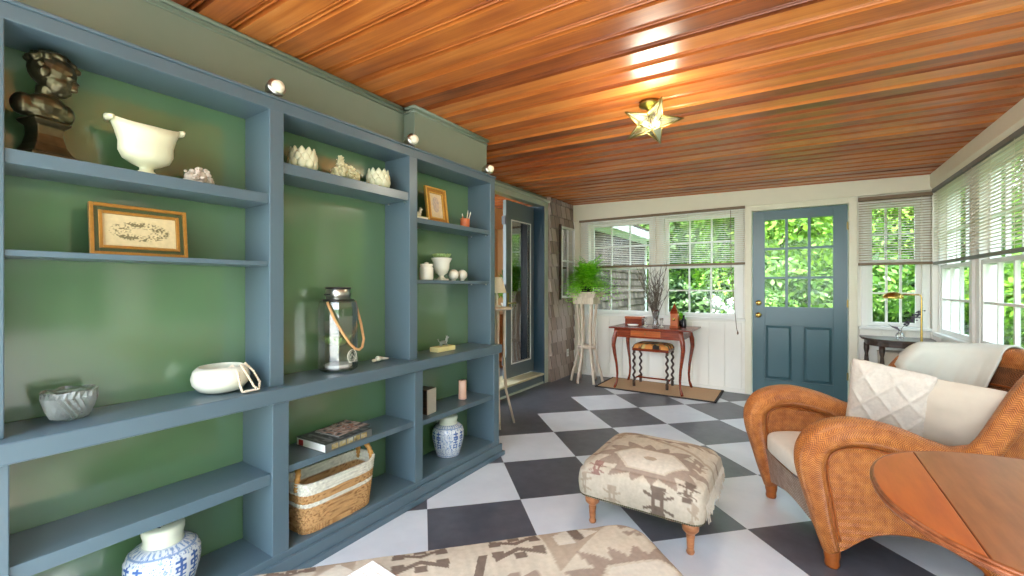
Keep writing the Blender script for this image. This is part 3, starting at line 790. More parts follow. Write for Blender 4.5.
def ottoman(name, label, loc, rz, L, W, zb, zt, dome, kfn, foot, n=420, fringe=False):
    t = thing(name, label, 'ottoman', loc, rz)
    cr = .055
    def edge(u, ins=0.0):     # rounded rectangle, even steps; ins shrinks it
        a, b = L/2-ins, W/2-ins; c_ = max(.004, min(cr, min(a, b)*.45)); a2, b2 = max(a-c_, .0), max(b-c_, .0)
        segs = [2*b2, PI*c_/2, 2*a2, PI*c_/2, 2*b2, PI*c_/2, 2*a2, PI*c_/2]; T = u*sum(segs); k = 0
        while k < 7 and T > segs[k]: T -= segs[k]; k += 1
        f = T/segs[k] if segs[k] > 1e-9 else 0
        cen = [(a2,b2),(-a2,b2),(-a2,-b2),(a2,-b2)]
        if k == 0: p = Vector((a, -b2+2*b2*f)); nr = Vector((1,0))
        elif k == 2: p = Vector((a2-2*a2*f, b)); nr = Vector((0,1))
        elif k == 4: p = Vector((-a, b2-2*b2*f)); nr = Vector((-1,0))
        elif k == 6: p = Vector((-a2+2*a2*f, -b)); nr = Vector((0,-1))
        else:
            an = (k//2)*PI/2 + f*PI/2; c0 = cen[k//2]; nr = Vector((cos(an), sin(an))); p = Vector(c0) + nr*c_
        return p, nr
    m = MB(); rings = []
    SH = .045                 # shoulder radius
    R1, R2, R3 = 60, 10, 22
    h = zt - SH*.75 - zb
    for j in range(R1+R2+R3+1):
        ring = []
        for i in range(n):
            pe, nr = edge(i/n)
            if j <= R1:
                r = max(j/R1, .003); pi2, _ = edge(i/n, SH)
                p = pi2*r; q = p; dx = 1-(abs(p.x)/(L/2-SH))**4; dy = 1-(abs(p.y)/(W/2-SH))**4
                zz = zt + dome*max(0, dx*dy)**.8
            elif j <= R1+R2:
                a_ = (j-R1)/R2*PI/2; pi2, _ = edge(i/n, SH); p = pi2 + nr*SH*sin(a_); zz = zt - SH*.75*(1-cos(a_)); q = pi2 + nr*SH*a_*1.1
            else:
                d = (j-R1-R2)/R3; bul = .010*sin(PI*d)
                p = pe + nr*bul; zz = zt - SH*.75 - h*d
                q = pe + nr*(h*d + SH*.7)
            w_ = .003*noise.noise(Vector((p.x*7, p.y*7, loc[0])))
            ring.append(m.vert((p.x, p.y, zz+w_), None, kfn(q.x, q.y)))
        rings.append(ring)
    for j in range(len(rings)-1):
        for i in range(n): m.f.append((rings[j][i], rings[j][(i+1)%n], rings[j+1][(i+1)%n], rings[j+1][i]))
    m.f.append(tuple(rings[0])); m.f.append(tuple(rings[-1]))
    m.build('upholstery', M['kilim'], t, True, False)
    # nail-head trim
    NP = 1200; pts = []; rr = []
    for i in range(NP):
        p, nr = edge(i/NP); pts.append((p.x+nr.x*.001, p.y+nr.y*.001, zb+.006)); rr.append(.0022 + .0026*abs(sin(i*PI/5)))
    pts.append(pts[0]); rr.append(rr[0])
    MB().tube(pts, rr, 6, cap=False, up=(0,0,1)).build('nailhead_trim', M['bronze'], t, True, False)
    s1, s2 = L/2-.06, W/2-.06
    for sx in (-1, 1):
        for sy in (-1, 1):
            k = foot
            MB().lathe([(.030,zb+.001),(.034,zb-.01),(.038,zb-.03),(.036,zb-.045),(.022,zb-.06),(.017,zb-.066),(.020,zb-.072),(.018,zb-.085),(.015,.02),(.019,.01),(.016,0)], (sx*s1, sy*s2, 0), 18).build('foot', M['oakfoot'], t, True, False)
    return t
o1 = ottoman('kilim_ottoman', 'square kilim footstool on turned wood feet standing on the checkered floor', (1.155, 2.355, 0), 0, .60, .63, .155, .315, .045, kilim1, None)
fr = MB()
for i in range(84):
    yy = -.27 + .54*i/84; z0 = .335 if True else 0
    xx = .303+.004*random.random()
    fr.tube([(xx-.002, yy, .25), (xx+.010, yy+random.uniform(-.006,.006), .22+random.uniform(-.01,.01)), (xx+.008+random.uniform(-.006,.012), yy+random.uniform(-.02,.02), .168+random.uniform(-.02,.035))], .0019, 4)
fr.build('fringe', M['beige'], o1, False, False)
# long bench in the foreground, running diagonally
dirx = math.atan2(-.73, -.684)
t2 = ottoman('kilim_bench', 'long kilim-covered bench ottoman in the foreground with bold brown medallions', (1.305-.684*.66+.5*.73*.62, 1.545-.73*.66-.5*.684*.62, 0), dirx, 1.32, .62, .17, .392, .014, lambda x, y: kilim2(x+.66, y+.31), None, n=900)
cb = thing('paper_card', 'white card with a faint grid lying on the kilim bench', 'card', (.800, .785, .4085), math.radians(-4))
m = MB().box((-.06,-.05,0),(.06,.05,.004)); m.build('card_stock', M['sash'], cb, False, False)
m = MB()
for k in range(1, 4): m.box((-.06, -.05+.025*k-.0006, .004), (.06, -.05+.025*k+.0006, .0044)); m.box((-.06+.03*k-.0006, -.05, .004), (-.06+.03*k+.0006, .05, .0044))
m.build('printed_grid', M['candle'], cb, False, False)

# ------------------------------------------------------------------ wicker armchair
def chair():
    t = thing('wicker_armchair', 'honey-brown woven wicker armchair with rolled arms and cream seat', 'armchair', (1.933, 2.345, 0), math.atan2(.4, .917))
    W = .625
    def spline(pts, n=8):
        P = [Vector(p) for p in pts]; out = []
        for i in range(len(P)-1):
            p0, p1, p2, p3 = P[max(i-1,0)], P[i], P[i+1], P[min(i+2,len(P)-1)]
            for k in range(n):
                u = k/n; out.append(.5*((2*p1)+(-p0+p2)*u+(2*p0-5*p1+4*p2-p3)*u*u+(-p0+3*p1-3*p2+p3)*u**3))
        out.append(P[-1]); return out
    # arm: centre line in (a, z), with half width in plane (w) and half thickness (h)
    prof = [(-.005,.075,.030,.036),(-.035,.18,.036,.042),(-.062,.30,.044,.050),(-.088,.42,.052,.058),(-.085,.50,.056,.064),(-.045,.560,.058,.070),(.03,.592,.058,.074),(.12,.596,.058,.074),(.24,.570,.056,.072),(.36,.525,.054,.066),(.46,.500,.050,.060),(.56,.52,.046,.052)]
    for side in (0, 1):
        b0 = .0 if side == 0 else W
        sgn = -1 if side == 0 else 1      # outward
        P = spline([(p[0], b0, p[1]) for p in prof], 6)
        Wd = spline([(p[2], p[3], 0) for p in prof], 6)
        m = MB(); N = 22; rings = []; L = 0
        for i, p in enumerate(P):
            tg = (P[min(i+1,len(P)-1)] - P[max(i-1,0)]).normalized(); nrm = Vector((tg.z, 0, -tg.x)); bb = Vector((0,1,0))
            if i: L += (P[i]-P[i-1]).length
            w, h = Wd[i].x, Wd[i].y; ring = []
            for k in range(N):
                th = 2*PI*k/N; c_, s_ = cos(th), sin(th)
                q = p + nrm*(w*math.copysign(abs(c_)**.75, c_)) + bb*(h*math.copysign(abs(s_)**.85, s_))
                ring.append(m.vert(q, (L, th*.06)))
            rings.append(ring)
        for i in range(len(rings)-1):
            for k in range(N): m.f.append((rings[i][k], rings[i][(k+1)%N], rings[i+1][(k+1)%N], rings[i+1][k]))
        m.f.append(tuple(rings[0])); m.f.append(tuple(rings[-1]))
        arm = m.build('arm', M['cane'], t, True, False)
        # side panel filling the arm down to an arched lower edge
        inner = [(p - Vector(((P[min(i+1,len(P)-1)]-P[max(i-1,0)]).normalized().z, 0, -(P[min(i+1,len(P)-1)]-P[max(i-1,0)]).normalized().x))*(-Wd[i].x*.8)) for i, p in enumerate(P)]
        low = [(.03,.09),(.125,.155),(.20,.175),(.28,.178),(.36,.165),(.43,.14),(.50,.10),(.56,.06),(.60,.02),(.66,.10),(.72,.30)]
        lowp = spline([(a, b0, z) for a, z in low], 6)
        m = MB(); NS = 40; NT_ = 10
        def at(lst, u): x = u*(len(lst)-1); i = min(int(x), len(lst)-2); return lst[i].lerp(lst[i+1], x-i)
        for th_ in (-.018, .018):
            base = len(m.v)
            for j in range(NT_+1):
                for i in range(NS+1):
                    u = i/NS; p = at(inner, u).lerp(at(lowp, u), j/NT_)
                    m.vert((p.x, b0 + sgn*.012 + th_, p.z), (p.x*1.0, p.z))
            for j in range(NT_):
                for i in range(NS):
                    k = base + j*(NS+1)+i; m.f.append((k, k+1, k+NS+2, k+NS+1))
        m.build('side_panel', M['cane'], t, True, False)
        # lower braid edge and inner borders
        m = MB().tube([Vector((p.x, b0+sgn*.012, p.z)) for p in lowp], .013, 8); m.build('edge_braid', M['canebraid'], t, True, False)
        m = MB()
        for sg in (-1, 1):
            for off, rr in ((.0,.0055),(.011,.0045)):
                pts = []
                for i, p in enumerate(P[3:-6]):
                    i += 3; tg = (P[min(i+1,len(P)-1)]-P[max(i-1,0)]).normalized(); nrm = Vector((tg.z,0,-tg.x))
                    pts.append(p + nrm*(Wd[i].x*.86+off) + Vector((0, sg*(.052 if i < 20 else .06) if sg == sgn else sg*.045, 0))*(.6))
                m.tube(pts, rr, 6)
        m.build('border_ridge', M['canebraid'], t, True, False)
        # feet
        MB().lathe([(.024,.0),(.028,.01),(.026,.03),(.031,.05),(.031,.085),(.026,.10)], (.0, b0, 0), 14).build('front_foot', M['canebraid'], t, True, False)
        MB().lathe([(.020,.0),(.024,.01),(.022,.03),(.028,.06),(.026,.16)], (.60, b0, 0), 14).build('rear_foot', M['canebraid'], t, True, False)
    # back shell: horseshoe in plan, flared; theta from near arm end to far arm end
    def plan(u, hgt):        # hgt 0 bottom .. 1 rim
        ang = PI*(u-.5)      # -90..90
        fl = hgt**1.6
        cx = .50; cy = W/2
        ra = .30 + .20*fl; rb = W/2 + .0 + .03*fl
        e = .75
        return Vector((cx + ra*abs(cos(ang))**e, cy + rb*math.copysign(abs(sin(ang))**e, sin(ang)), 0))
    def rim(u):
        x = abs(u-.5)*2      # 0 centre, 1 arm ends
        return .515 + .335*sin(PI/2*min(1, (1-x)/.30)) + .02*max(0, 1-x*1.5)
    NU, NV = 64, 18
    def shell(off, zb):
        def fn(i, j):
            u = i/NU; h = j/NV; p = plan(u, h); z = zb + (rim(u)-zb)*h
            ang = PI*(u-.5); nrm = Vector((cos(ang), sin(ang), 0))
            q = p + nrm*off
            return (Vector((q.x, q.y, z)), (u*1.3, z), None)
        return fn
    MB().grid(shell(.030, .14), NU, NV).build('back_outer', M['cane'], t, True, False)
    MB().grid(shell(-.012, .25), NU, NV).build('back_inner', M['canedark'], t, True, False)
    pts = []
    for i in range(NU+1):
        u = i/NU; p = plan(u, 1); ang = PI*(u-.5); pts.append(Vector((p.x+cos(ang)*.012, p.y+sin(ang)*.012, rim(u))))
    rr = [.045 + .012*sin(PI*i/NU) for i in range(NU+1)]
    MB().tube(pts, rr, 16, up=(0,0,1)).build('rim_roll', M['cane'], t, True, False)
    m = MB()
    for q, hh in ((.0,.80),(.0,.72),(.0,.62)):
        m.tube([Vector((plan(i/NU,hh).x-.018*cos(PI*(i/NU-.5)), plan(i/NU,hh).y-.018*sin(PI*(i/NU-.5)), .25+(rim(i/NU)-.25)*hh)) for i in range(6, NU-5)], .006, 6)
    m.build('inner_ridge', M['canebraid'], t, True, False)
    t['_f'] = 0; del t['_f']; chair.plan = plan; chair.rim = rim
    # seat deck, apron, cushion
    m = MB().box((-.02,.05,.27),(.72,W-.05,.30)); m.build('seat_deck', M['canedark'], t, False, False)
    def ap(i, j):
        u = i/30; y = .03+(W-.06)*u; h = j/8
        z0 = .10 + .055*sin(PI*u)
        return (Vector((-.045+.03*(1-h)-.015*sin(PI*u), y, z0 + (.30-z0)*h)), (y, h*.2), None)
    m = MB().grid(ap, 30, 8); n = len(m.v); 
    m.build('front_apron', M['canegrey'], t, True, False)
    m = MB(); 
    def cus(i, j):
        th = 2*PI*i/48; ph = -PI/2 + PI*j/18; e = .35
        cc = lambda v: math.copysign(abs(v)**e, v)
        return (Vector((.30+.385*cc(cos(th))*abs(cos(ph))**.3, W/2+.245*cc(sin(th))*abs(cos(ph))**.3, .365+.062*cc(sin(ph)))), None, None)
    m.grid(cus, 48, 18, True); m.build('seat_cushion', M['cushion'], t, True, False)
    return t
ch = chair()
Mc = Matrix.Translation((1.933,2.345,0)) @ Matrix.Rotation(math.atan2(.4,.917),4,'Z')

def pillow_mesh(w, h, d, n=26, tuft=False):
    m = MB()
    def face(sg):
        base = len(m.v)
        for j in range(n+1):
            for i in range(n+1):
                x, y = i/n*2-1, j/n*2-1
                pinch = 1-.07*(1-abs(x)**2)*abs(y)**3-.0
                px = x*w/2*(1-.06*(1-y*y)*0 - .05*(1-abs(y)))*1.0
                cn = 1-.05*(x*x*y*y)**2; px = x*w/2*(.955+.045*y*y)*cn; py = y*h/2*(.955+.045*x*x)*cn
                z = d/2*((1-x**4)*(1-y**4))**.55
                z += .004*noise.noise(Vector((x*3, y*3, sg*2)))*d*20*.5
                if tuft and sg > 0:
                    dd = min(tri((x*1.5+y*1.5)*.9+.25), tri((x*1.5-y*1.5)*.9+.25))
                    z += .012*max(0, 1-dd/.28)*((1-x**6)*(1-y**6)) + .002*random.random()
                m.vert((px, py, sg*z))
        for j in range(n):
            for i in range(n):
                k = base+j*(n+1)+i; m.f.append((k,k+1,k+n+2,k+n+1))
    face(1); face(-1); return m
def pillow(name, lab, c, w, h, d, lean, yaw, mat, tuft=False, roll=0):
    """stands on its lower edge; local z faces the sitter; yaw is facing direction in chair frame"""
    t = thing(name, lab, 'pillow', tuple(Mc @ Vector(c)), math.atan2(.4,.917)+yaw)
    m = pillow_mesh(w, h, d, 60 if tuft else 26, tuft)
    R = Matrix.Rotation(-lean, 4, 'Y') @ Matrix(((0,0,-1,0),(-1,0,0,0),(0,1,0,0),(0,0,0,1))) @ Matrix.Rotation(roll, 4, 'Z')
    m.xf(Matrix.Translation((0,0,h/2)) @ R)
    m.build('pillow_cover', mat, t, True, False)
    return t
M['tufted'] = plain('white_tufted_cotton', (206,197,182), .95, var=.1, scale=70, bump=.9, bscale=160)
p1 = pillow('tufted_pillow', 'white pillow with raised diamond tufting leaning in the wicker armchair', (.42,.335,.425), .33, .43, .13, .28, math.radians(46), M['tufted'], True, math.radians(-9))
p2 = pillow('plain_pillow', 'plain beige pillow behind the tufted one in the wicker armchair', (.60,.19,.425), .36, .39, .12, .30, math.radians(40), M['beige'], False, math.radians(-4))
# throw over the back
tb = thing('throw_blanket', 'pale grey throw blanket draped over the top of the wicker chair back', 'blanket', tuple(Mc @ Vector((.98,.36,.95))))
def thr(i, j):
    u = .545 + .39*i/40; s = j/40      # u runs round the back, s across it from inside to outside
    ang = PI*(u-.5); nrm = Vector((cos(ang), sin(ang), 0)); zr = chair.rim(u); rr = .064
    wob = .006*sin(u*60) + .004*sin(u*130+s*4)
    if s < .45:
        k = s/.45; h = .58+.42*k; p = chair.plan(u, h) - nrm*(.035+.018*k+wob*(1-k)); z = .25+(zr-.25)*h
    elif s < .75:
        k = (s-.45)/.30; th = PI*k; p = chair.plan(u, 1) + nrm*(.012-rr*cos(th)); z = zr + rr*sin(th)
    else:
        k = (s-.75)/.25; p = chair.plan(u, 1) + nrm*(.012+rr+wob*k); z = zr - .22*k
    return (Mc @ Vector((p.x, p.y, z)), None, None)
g = MB().grid(thr, 40, 40); o = g.build('throw_cloth', M['throw'], tb, True); sm = o.modifiers.new('Solidify','SOLIDIFY'); sm.thickness = .008; sm.offset = 1
m = MB()
pts = []; rr = []
for i in range(241):
    p = thr(i*40/240, 1.6)[0]; n_ = Mc.to_3x3() @ Vector((-cos(PI*(.545+.39*i/240-.5)), -sin(PI*(.545+.39*i/240-.5)), 0)); pts.append(p+n_*.009); rr.append(.0012+.0016*abs(sin(i*PI/4)))
m.tube(pts, rr, 5).build('hem_stitching', plain('hem_thread', (150,146,134), .9), tb)

# ------------------------------------------------------------------ oval drop-leaf table (right foreground)
tt = thing('drop_leaf_table', 'oval reddish wood drop-leaf table in the right foreground', 'table', (2.46, 1.53, 0))
def sell(th, ax, ay, e=.86): c_, s_ = cos(th), sin(th); return (2.455+math.copysign(abs(c_)**e, c_)*ax, 1.53+math.copysign(abs(s_)**e, s_)*ay)
full = [sell(2*PI*k/160, .475, .425) for k in range(160)]
def clip(pts, f, x): # keep f(p) side of X=x
    out = []
    for i, p in enumerate(pts):
        q = pts[(i+1)%len(pts)]
        if f(p[0]): out.append(p)
        if f(p[0]) != f(q[0]): u = (x-p[0])/(q[0]-p[0]); out.append((x, p[1]+u*(q[1]-p[1])))
    return out
JX = 2.112
def slab(poly, name, mat):
    return MB().prism(poly, 'Z', .682, .70).build(name, mat, tt, bevel=.003)
slab(clip(clip(full, lambda x: x > JX+.001, JX+.001), lambda x: x < 2.80, 2.80), 'tabletop', M['tabletop'])
slab(clip(full, lambda x: x < JX-.001, JX-.001), 'leaf', M['tableleaf'])
slab(clip(full, lambda x: x > 2.802, 2.802), 'leaf', M['tableleaf'])
m = MB()
for (dz, off, r) in ((.696,.001,.0045),(.688,.004,.005),(.680,-.001,.0045)):
    pts = [(2.455+(p[0]-2.455)*(1+off/.45), 1.53+(p[1]-1.53)*(1+off/.42), dz) for p in full]; pts.append(pts[0]); m.tube(pts, r, 6, cap=False)
m.build('moulded_edge', M['tableedge'], tt, True)
m = MB().box((2.38,1.39,.58),(2.71,1.42,.682)).box((2.38,1.64,.58),(2.71,1.67,.682)).box((2.38,1.39,.58),(2.41,1.67,.682)).box((2.68,1.39,.58),(2.71,1.67,.682)); m.build('apron', M['tableedge'], tt)
for (x, y) in ((2.405,1.415),(2.685,1.415),(2.405,1.645),(2.685,1.645)):
    MB().lathe([(.018,0),(.022,.02),(.014,.05),(.024,.12),(.028,.3),(.018,.42),(.026,.46),(.018,.48),(.026,.5),(.026,.60)], (x,y,0), 14).build('leg', M['tableedge'], tt, True)

# ------------------------------------------------------------------ writing desk and stool on a mat
mt = thing('woven_mat', 'tan woven mat with dark binding under the desk and stool', 'mat', (.44, 5.25, 0))
MB().box((-.21,4.955,.0),(1.09,5.53,.012)).build('mat_field', M['rug'], mt)
m = MB(); e = .022
for q in ((-.235,4.93,1.115,4.93+e),(-.235,5.55-e,1.115,5.55),(-.235,4.93,-.235+e,5.55),(1.115-e,4.93,1.115,5.55)): m.box((q[0],q[1],0),(q[2],q[3],.013))
m.build('binding', M['rugedge'], mt)
ZM = .0125
dk = thing('writing_desk', 'small mahogany writing desk with curved cabriole legs and one drawer', 'desk', (.4, 5.23, ZM))
m = MB(); m.prism([(-.06,4.93),(.87,4.93),(.87,5.53),(-.06,5.53)], 'Z', .727, .745); m.build('desktop', M['mahogany'], dk, bevel=.006)
m = MB().box((.0,4.965,.625),(.77,4.985,.727)).box((0,5.475,.625),(.77,5.495,.727)).box((0,4.985,.625),(.02,5.475,.727)).box((.75,4.985,.625),(.77,5.475,.727)); m.build('apron', M['mahogany'], dk, bevel=.002)
dr = MB().box((.20,4.955,.648),(.54,4.966,.712)).build('drawer', M['mahoganylight'], dk, bevel=.002)
turned([(.004,0),(.004,.008),(.009,.014),(.007,.02),(.001,.022)], (.37,4.955,.68), (0,-1,0), 12).build('knob', M['brassdark'], dr, True)
def cab(x, y, sx, sy):
    z = [.73,.68,.60,.52,.42,.30,.18,.09,.04,.013]; o = [0,.004,.024,.030,.018,.0,-.008,-.002,.012,.022]; r = [.028,.028,.027,.023,.019,.015,.013,.012,.017,.014]
    return MB().tube([(x+sx*k*1.0, y+sy*k*.6, h) for h, k in zip(z, o)], r, 10)
for (x, y, sx, sy) in ((.02,4.985,-1,-1),(.75,4.985,1,-1),(.02,5.475,-1,1),(.75,5.475,1,1)): cab(x,y,sx,sy).build('leg', M['mahogany'], dk, True)
ZD = .7455
st = thing('upholstered_stool', 'low stool with dark twisted legs and orange needlepoint seat under the desk', 'stool', (.36, 5.36, ZM))
def seatf(i, j):
    n = 40; x = i/36*2-1; y = j/30*2-1
    z = .478 + .062*((1-x**6)*(1-y**6))**.4
    c = (.80,.30,.07) if noise.noise(Vector((x*2.6,y*2.6,4)))+.25*noise.noise(Vector((x*9,y*9,1))) > -.12 else (.03,.02,.015)
    if noise.noise(Vector((x*4,y*4,9))) > .32: c = (.70,.50,.18)
    return (Vector((.36+x*.215, 5.33+y*.155, z)), None, c)
m = MB().grid(seatf, 36, 30); 
so_ = m.build('seat_top', M['needlepoint'], st, True)
def col_side(): pass
m = MB(); poly = [(.145,5.175),(.575,5.175),(.575,5.485),(.145,5.485)]
m.prism(poly, 'Z', .445, .478); m.build('seat_frame', M['mahogany'], st, bevel=.006)
def twist(x, y):
    m = MB(); n = 12; rings = []; H = .43; K = 50
    for i in range(K+1):
        z = ZM + H*i/K; tw = i/K*2*PI*5; zz = 1 if .12 < i/K < .93 else 0
        ring = []
        for k in range(n):
            th = 2*PI*k/n; r = .013 + (.006*cos(2*(th-tw)*.5*1) if zz else .004)
            ring.append(m.vert((x + r*cos(th)+zz*.004*cos(tw), y + r*sin(th)+zz*.004*sin(tw), z)))
        rings.append(ring)
    for i in range(K):
        for k in range(n): m.f.append((rings[i][k], rings[i][(k+1)%n], rings[i+1][(k+1)%n], rings[i+1][k]))
    m.f.append(tuple(rings[0])); m.f.append(tuple(rings[-1])); return m
for (x, y) in ((.165,5.195),(.555,5.195),(.165,5.465),(.555,5.465)): twist(x,y).build('leg', M['darkwood'], st, True)
MB().tube([(.165,5.33,.10),(.555,5.33,.10)], .010).tube([(.165,5.195,.10),(.165,5.465,.10)], .010).tube([(.555,5.195,.10),(.555,5.465,.10)], .010).build('stretcher', M['mahogany'], st, True)
# on the desk
bxo = thing('wooden_box', 'small dark wooden box at the left end of the desk', 'box', (.11, 5.40, ZD))
MB().box((.005,5.34,ZD),(.215,5.46,ZD+.075)).build('box_body', M['mahogany'], bxo, bevel=.003)
MB().box((0,5.335,ZD+.075),(.22,5.465,ZD+.10)).build('lid', M['mahoganylight'], bxo, bevel=.004)
ds = thing('white_dish', 'small white oval dish in front of the wooden box on the desk', 'dish', (.17, 5.14, ZD))
MB().lathe([(.03,0),(.05,.006),(.062,.022),(.058,.022),(.045,.010),(.001,.008)], (0,0,0), 24, sx=1.15, sy=.7).build('bowl', M['ceramic'], ds, True, False)
def candlestick(x, y, lab):
    t = thing('glass_candlestick', lab, 'candlestick', (x, y, ZD), 0, 'glass candlesticks on the desk')
    MB().lathe([(.036,0),(.036,.006),(.014,.014),(.010,.03),(.018,.04),(.010,.05),(.012,.075),(.022,.085),(.022,.105),(.014,.105),(.012,.09)], n=20).build('stem', M['glass'], t, True, False)
    MB().lathe([(.030,.004),(.010,.016),(.008,.03)], n=16).build('base', M['ceramic'], t, True, False)
candlestick(.30, 5.20, 'clear glass candlestick left of the twig vase on the desk')
candlestick(.50, 5.17, 'clear glass candlestick right of the twig vase on the desk')
vs = thing('twig_vase', 'clear glass vase holding tall bare grey twigs on the desk', 'vase', (.405, 5.27, ZD))
MB().lathe([(.04,0),(.045,.01),(.03,.05),(.028,.08),(.045,.16),(.052,.20),(.049,.20),(.042,.16),(.025,.08),(.026,.02),(.001,.015)], n=22).build('vase_body', M['glass'], vs, True, False)
m = MB(); rnd = random.Random(3)
for k in range(26):
    a = rnd.uniform(0, 2*PI); sp_ = rnd.uniform(.03,.26); H = rnd.uniform(.45,.80); pts = []; x = y = 0
    for q in range(7):
        f = q/6; x = cos(a)*sp_*f**1.3 + rnd.uniform(-.012,.012)*f; y = sin(a)*sp_*.55*f**1.3 + rnd.uniform(-.01,.01)*f; pts.append((x, y, .02+H*f))
    m.tube(pts, [.0045-.0026*q/6 for q in range(7)], 5)
    for q in (2,3,4,5):
        for s_ in range(2):
            p = Vector(pts[q]); d = Vector((rnd.uniform(-.08,.08), rnd.uniform(-.04,.04), rnd.uniform(.05,.12))); m.tube([p, p+d*.5+Vector((rnd.uniform(-.01,.01),0,0)), p+d], [.0028,.002,.0012], 4)
m.build('twigs', M['twig'], vs, True, False)
ob = thing('wooden_obelisk', 'orange-brown wooden house-shaped obelisk with pointed roof on the desk', 'ornament', (.635, 5.22, ZD))
MB().box((.587,5.175,ZD),(.683,5.265,ZD+.018)).box((.594,5.182,ZD+.018),(.676,5.258,ZD+.165)).build('body', M['mahoganylight'], ob, bevel=.003)
m = MB(); k = len(m.v); m.v += [(.588,5.176,ZD+.165),(.682,5.176,ZD+.165),(.682,5.264,ZD+.165),(.588,5.264,ZD+.165),(.635,5.22,ZD+.29)]; m.f += [(0,1,4),(1,2,4),(2,3,4),(3,0,4),(3,2,1,0)]; m.build('roof', M['mahogany'], ob)
turned([(.018,0),(.018,.003),(.001,.0035)], (.635,5.182,ZD+.10), (0,-1,0), 16).build('dial', M['brass'], ob, True)
bo = thing('dark_bottle', 'small dark bottle behind the wooden obelisk on the desk', 'bottle', (.715, 5.32, ZD))
MB().lathe([(.028,0),(.03,.01),(.03,.085),(.012,.105),(.010,.135),(.013,.14),(.001,.142)], n=18).build('bottle_body', M['navy'], bo, True, False)
hp = thing('small_houseplant', 'low green leafy plant on the desk behind the obelisk by the window', 'plant', (.63, 5.44, ZD))
MB().lathe([(.03,0),(.042,.06),(.045,.07),(.038,.07),(.001,.06)], n=18).build('pot', M['navy'], hp, True, False)
def leafy(n, R, H, seed, lw=.012, z0=.06):
    m = MB(); r = random.Random(seed)
    for k in range(n):
        a = r.uniform(0,2*PI); l = r.uniform(.5,1); e = r.uniform(.2,1.2)
        d = Vector((cos(a)*R*l, sin(a)*R*l, H*e*(1.1-l*.6))); s_ = Vector((-sin(a),cos(a),0))*lw
        o_ = Vector((0,0,z0)); k0 = len(m.v)
        for q in (o_, o_+d*.55+s_+Vector((0,0,H*.25)), o_+d, o_+d*.55-s_+Vector((0,0,H*.25))): m.v.append(tuple(q))
        m.f.append((k0,k0+1,k0+2,k0+3))
    return m
leafy(90, .13, .16, 4).build('foliage', M['fern'], hp, False, False, fixn=False)

# ------------------------------------------------------------------ plant stand with fern
ps = thing('plant_stand', 'tall whitewashed wooden plant stand with curved splayed legs in the corner', 'plant stand', (-.44, 5.16, 0))
m = MB().box((-.185,-.165,1.125),(.185,.165,1.155)).box((-.165,-.145,1.085),(.165,.145,1.125)); m.build('top', M['whitewash'], ps, False, False, bevel=.006)
MB().box((-.14,-.12,1.00),(.14,.12,1.085)).build('collar', M['whitewash'], ps, False, False, bevel=.004)
for k in range(6):
    a = 2*PI*k/6 + .3
    pr = [(.150,1.09),(.125,1.0),(.110,.85),(.098,.70),(.095,.55),(.105,.44),(.14,.25),(.18,.12),(.205,.0)]
    MB().tube([(cos(a)*r*1.0, sin(a)*r*.92, z) for r, z in pr], [.019,.019,.018,.017,.017,.017,.017,.018,.019], 8, sy=.75).build('leg', M['whitewash'], ps, True, False)
MB().lathe([(.105,.43),(.115,.44),(.115,.46),(.105,.47)], n=24).build('ring_brace', M['whitewash'], ps, True, False)
fp = thing('potted_fern', 'bright green fern with arching fronds in a dark pot on the corner plant stand', 'plant', (-.44, 5.16, 1.1555))
MB().lathe([(.07,0),(.095,.10),(.10,.12),(.09,.12),(.001,.10)], n=24).build('pot', M['navy'], fp, True, False)
m = MB(); r = random.Random(12)
for k in range(330):
    a = r.uniform(0,2*PI); L = r.uniform(.34,.60); up = r.uniform(-.1,1.35); n = 12; prev = None; pts = []
    droop = r.uniform(.35,.95)
    for q in range(n+1):
        f = q/n; rr = L*f*cos(up)*.9 + L*.32*f*f; z = .11 + L*f*sin(up) - L*droop*f**2.6*.7
        pts.append(Vector((cos(a)*rr*(.82 if cos(a) > 0 else .60), sin(a)*rr*.62, z)))
    for q in range(1, n):
        p = pts[q]; t_ = (pts[q+1]-pts[q-1]).normalized(); side = Vector((-sin(a), cos(a), 0)); w = .052*sin(PI*(q/n)**.7)+.008
        for sg in (-1, 1):
            k0 = len(m.v); d = side*sg*w + t_*w*.35
            for v_ in (p - t_*.006, p + d*.6 - t_*.007, p + d, p + d*.5 + t_*.009): m.v.append(tuple(v_))
            m.f.append((k0,k0+1,k0+2,k0+3))
m.build('fronds', M['fern'], fp, False, False, fixn=False)

# ------------------------------------------------------------------ corner side table, basket, vase, floor lamp
ct = thing('half_round_table', 'dark wood half-round side table in the right back corner', 'table', (2.6, 5.2, 0))
pts = [(2.34,5.42),(2.86,5.42)] + [(2.60+.26*cos(-a), 5.30-.30*sin(a)) for a in [PI*k/16 for k in range(17)]]
pts = [(2.34,5.45),(2.34,5.30)] + [(2.60-.26*cos(PI*k/16), 5.30-.27*sin(PI*k/16)) for k in range(1,16)] + [(2.86,5.30),(2.86,5.45)]
MB().prism(pts, 'Z', .725, .745).build('tabletop', M['darkwood'], ct, bevel=.004)
pi_ = [(2.60+(p[0]-2.6)*.86, 5.33+(p[1]-5.33)*.86) for p in pts]
MB().prism(pi_, 'Z', .675, .725).build('apron', M['darkwood'], ct)
for (x, y) in ((2.39,5.40),(2.81,5.40),(2.47,5.13),(2.73,5.13)):
    MB().lathe([(.012,0),(.016,.03),(.010,.06),(.018,.2),(.012,.35),(.020,.5),(.013,.58),(.022,.62),(.022,.68)], (x,y,0), 12).build('leg', M['darkwood'], ct, True)
bk = thing('pale_bin', 'pale oval woven bin standing under the half-round table', 'bin', (2.60, 5.30, 0))
